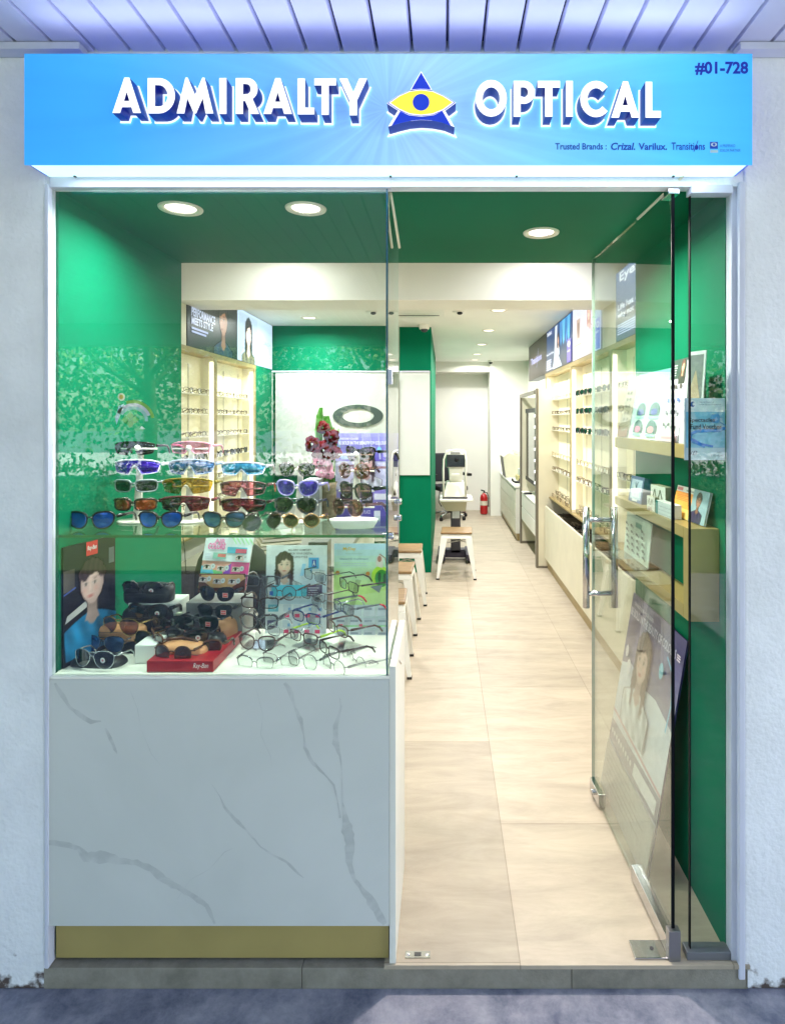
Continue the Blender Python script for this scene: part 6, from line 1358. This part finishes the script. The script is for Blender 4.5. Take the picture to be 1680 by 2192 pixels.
# ---- small spectacles on the wall displays
def mini(kind):
    m_ = MB(); mats = {'thin': (frame_mat((90, 74, 60)), L_CLR), 'pale': (frame_mat((196, 180, 150)), L_CLR), 'dark': (BLK, L_DARK), 'brown': (TORT, L_CLR)}
    fm, lm = mats[kind]; r = .0030 if kind == 'dark' else .0019; ol, cx = outline('rect' if kind in ('thin', 'brown') else 'wayfarer')
    ol = ol[::2]
    for sg in (-1, 1):
        m_.tube([(sg*(cx+x), 2*(cx+x)**2, z) for x, z in ol], r, 4, fm, closed=True)
        m_.add([(sg*(cx+x*.97), 2*(cx+x)**2, z*.97) for x, z in ol], [tuple(range(len(ol)))], lm)
        m_.tube([(sg*.062, .008, .01), (sg*.064, .05, .008), (sg*.062, .085, -.012)], r, 4, fm)
    m_.tube([(-.009, 0, .006), (0, -.001, .009), (.009, 0, .006)], r, 4, fm)
    o = m_.build('spectacles', None); return o
MINI = {}
def put(kind, loc, rz, lb, grp, tilt=0):
    if kind not in MINI: o = mini(kind); MINI[kind] = o
    else: o = MINI[kind].copy(); C.objects.link(o)
    o.location = loc; o.rotation_euler = (tilt, 0, rz); o['label'] = lb; o['category'] = 'spectacles'; o['group'] = grp
ordn = ['top', 'second', 'third', 'fourth', 'fifth', 'lowest']
def fill(side, bays):
    for bi, (bn, y0, y1, zl, kinds) in enumerate(bays):
        for si, z in enumerate(zl):
            k = kinds[si]
            if not k: continue
            n = max(1, int((y1-y0)/.136)); 
            for j in range(n):
                y = y0+(j+.5)*(y1-y0)/n+random.uniform(-.008, .008)
                x = 1.108 if side == 'r' else -1.708
                lb = ('dark sunglasses' if k == 'dark' else 'fine spectacles')+' on the %s shelf of the %s' % (ordn[si], bn)
                put(k, (x, y, z+.019), R(-90 if side == 'r' else 90)+random.uniform(-.12, .12), lb, '%s' % lb)
fill('r', [('right display bay nearest the door', 3.56, 3.98, RSH, ['thin', 'thin', 'pale', 'thin', 'pale']),
           ('middle right display bay', 4.10, 5.25, RSH, ['dark', 'dark', 'dark', 'pale', 'brown']),
           ('far right display bay', 5.37, 6.53, RSH, ['pale', 'thin', 'thin', 'pale', 'brown'])])
fill('l', [('left display bay nearest the door', 4.08, 4.52, LSH, ['thin', 'thin', 'thin', 'dark', 'thin', 'brown']),
           ('far left display bay', 4.63, 5.44, LSH, ['thin', 'thin', 'thin', 'dark', 'brown', 'thin'])])
for y0, y1, bn in ((4.10, 5.25, 'middle right bay'), (5.37, 6.53, 'far right bay')):
    for row in range(2):
        for j in range(9):
            put(['pale', 'brown', 'thin'][(j+row) % 3], (1.112+.03*row, y0+(j+.5)*(y1-y0)/9, .762+.03*row), R(-90)+random.uniform(-.2, .2), 'spectacles crowded along the bottom ledge of the %s' % bn, 'spectacles on the bottom ledge of the %s' % bn, tilt=0)
for j in range(20):
    put(['pale', 'thin', 'dark'][j % 3], (1.10+.07*(j % 2), 3.55+.135*j, .583), R(-90)+random.uniform(-.3, .3), 'spectacles lying in the open tray of the low cream counter', 'spectacles in the open tray')

# ================================================================== outdoors behind the viewer (mirrored in the glass)
GR = stone_mat('lawn', (.03, .07, .015), (.07, .13, .03), 3, .5, .95)
m_ = MB(); m_.box(-60, 60, -13.5, -2.9, -.075, -.062); struct('lawn', m_, GR)
m_ = MB(); m_.box(-60, 60, -26, -14, -.075, -.060); struct('road', m_, stone_mat('pale_road', (.75, .74, .70), (.88, .87, .83), 2))
FOLH = M('foliage_sunny', (214, 232, 150), .4, var=.2, scale=2)  # sunlit leaves: the sun's brightness is put into this leaf colour
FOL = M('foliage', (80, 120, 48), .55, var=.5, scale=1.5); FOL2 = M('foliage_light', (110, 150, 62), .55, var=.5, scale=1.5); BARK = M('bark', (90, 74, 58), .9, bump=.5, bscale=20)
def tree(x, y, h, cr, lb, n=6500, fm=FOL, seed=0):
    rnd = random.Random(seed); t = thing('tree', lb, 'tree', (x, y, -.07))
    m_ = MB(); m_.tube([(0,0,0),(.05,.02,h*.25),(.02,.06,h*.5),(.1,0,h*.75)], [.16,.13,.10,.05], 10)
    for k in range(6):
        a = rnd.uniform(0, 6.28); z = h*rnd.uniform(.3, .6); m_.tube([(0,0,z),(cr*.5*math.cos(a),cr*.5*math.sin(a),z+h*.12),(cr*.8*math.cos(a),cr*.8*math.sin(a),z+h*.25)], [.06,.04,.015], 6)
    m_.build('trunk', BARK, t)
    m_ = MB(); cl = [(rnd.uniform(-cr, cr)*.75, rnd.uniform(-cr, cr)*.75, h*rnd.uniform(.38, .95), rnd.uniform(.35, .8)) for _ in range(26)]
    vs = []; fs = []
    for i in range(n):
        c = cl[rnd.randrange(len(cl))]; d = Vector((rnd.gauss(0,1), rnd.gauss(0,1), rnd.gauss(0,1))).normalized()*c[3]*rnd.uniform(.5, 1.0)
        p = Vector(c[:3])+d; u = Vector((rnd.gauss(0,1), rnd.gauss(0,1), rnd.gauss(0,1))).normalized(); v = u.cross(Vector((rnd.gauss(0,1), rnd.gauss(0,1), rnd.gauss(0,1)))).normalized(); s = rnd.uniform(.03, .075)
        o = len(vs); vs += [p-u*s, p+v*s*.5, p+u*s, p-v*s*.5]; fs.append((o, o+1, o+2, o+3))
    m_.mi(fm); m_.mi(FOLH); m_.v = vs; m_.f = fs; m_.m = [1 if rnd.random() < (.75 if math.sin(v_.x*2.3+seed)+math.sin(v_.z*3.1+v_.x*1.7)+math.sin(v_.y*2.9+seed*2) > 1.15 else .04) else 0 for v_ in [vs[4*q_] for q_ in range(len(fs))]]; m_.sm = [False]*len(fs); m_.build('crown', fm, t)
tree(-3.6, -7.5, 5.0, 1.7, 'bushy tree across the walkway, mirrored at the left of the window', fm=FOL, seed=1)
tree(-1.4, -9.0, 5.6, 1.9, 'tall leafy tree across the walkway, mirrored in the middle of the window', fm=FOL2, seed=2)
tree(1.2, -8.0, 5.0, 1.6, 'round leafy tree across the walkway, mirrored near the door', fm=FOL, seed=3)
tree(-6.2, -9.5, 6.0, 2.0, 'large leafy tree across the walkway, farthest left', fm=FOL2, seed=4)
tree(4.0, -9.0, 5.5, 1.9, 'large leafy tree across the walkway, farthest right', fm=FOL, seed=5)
hd = MB(); rnd = random.Random(9)
for i in range(16000):
    p = Vector((rnd.uniform(-9, 7), rnd.uniform(-7.3, -6.5), .75*rnd.random() if rnd.random() < .88 else .7+.9*rnd.random()**2)); u = Vector((rnd.gauss(0,1), rnd.gauss(0,1), rnd.gauss(0,1))).normalized(); v = u.cross(Vector((rnd.gauss(0,1), rnd.gauss(0,1), rnd.gauss(0,1)))).normalized(); s = rnd.uniform(.025, .055)
    hd.add([p-u*s, p+v*s*.5, p+u*s, p-v*s*.5], [(0,1,2,3)], FOLH if rnd.random() < .12 else FOL)
o = hd.build('hedge', FOL); tag(o, 'low clipped hedge along the lawn across the walkway', 'hedge')
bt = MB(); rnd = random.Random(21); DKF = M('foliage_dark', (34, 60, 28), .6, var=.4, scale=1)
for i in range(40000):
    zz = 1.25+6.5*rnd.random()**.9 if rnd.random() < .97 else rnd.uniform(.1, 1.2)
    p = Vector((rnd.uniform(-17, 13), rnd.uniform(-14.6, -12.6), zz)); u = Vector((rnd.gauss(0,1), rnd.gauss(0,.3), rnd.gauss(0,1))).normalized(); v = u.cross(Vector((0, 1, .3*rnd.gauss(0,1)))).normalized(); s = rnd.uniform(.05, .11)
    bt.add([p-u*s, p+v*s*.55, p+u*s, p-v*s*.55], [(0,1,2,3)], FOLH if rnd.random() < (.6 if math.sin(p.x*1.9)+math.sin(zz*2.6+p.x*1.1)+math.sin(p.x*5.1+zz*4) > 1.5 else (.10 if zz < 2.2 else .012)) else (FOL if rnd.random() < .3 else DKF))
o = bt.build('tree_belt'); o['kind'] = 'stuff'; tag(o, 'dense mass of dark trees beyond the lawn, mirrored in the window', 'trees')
for o in C.objects:
    if 'label' in o and not 4 <= len(o['label'].split()) <= 16: print('LABEL', len(o['label'].split()), o['label'])

m_ = MB(); m_.tube([(PX(390, 2.1), 2.1, zs-.01), (PX(391, 2.1), 2.1, zs-.06), (PX(396, 2.09), 2.09, zs-.12), (PX(398, 2.08), 2.08, zs-.19)], .0015, 6); o = m_.build('hanging_wire', BLACKP); tag(o, 'thin dark wire hanging from the glass shelf left of the rainbow card', 'wire')
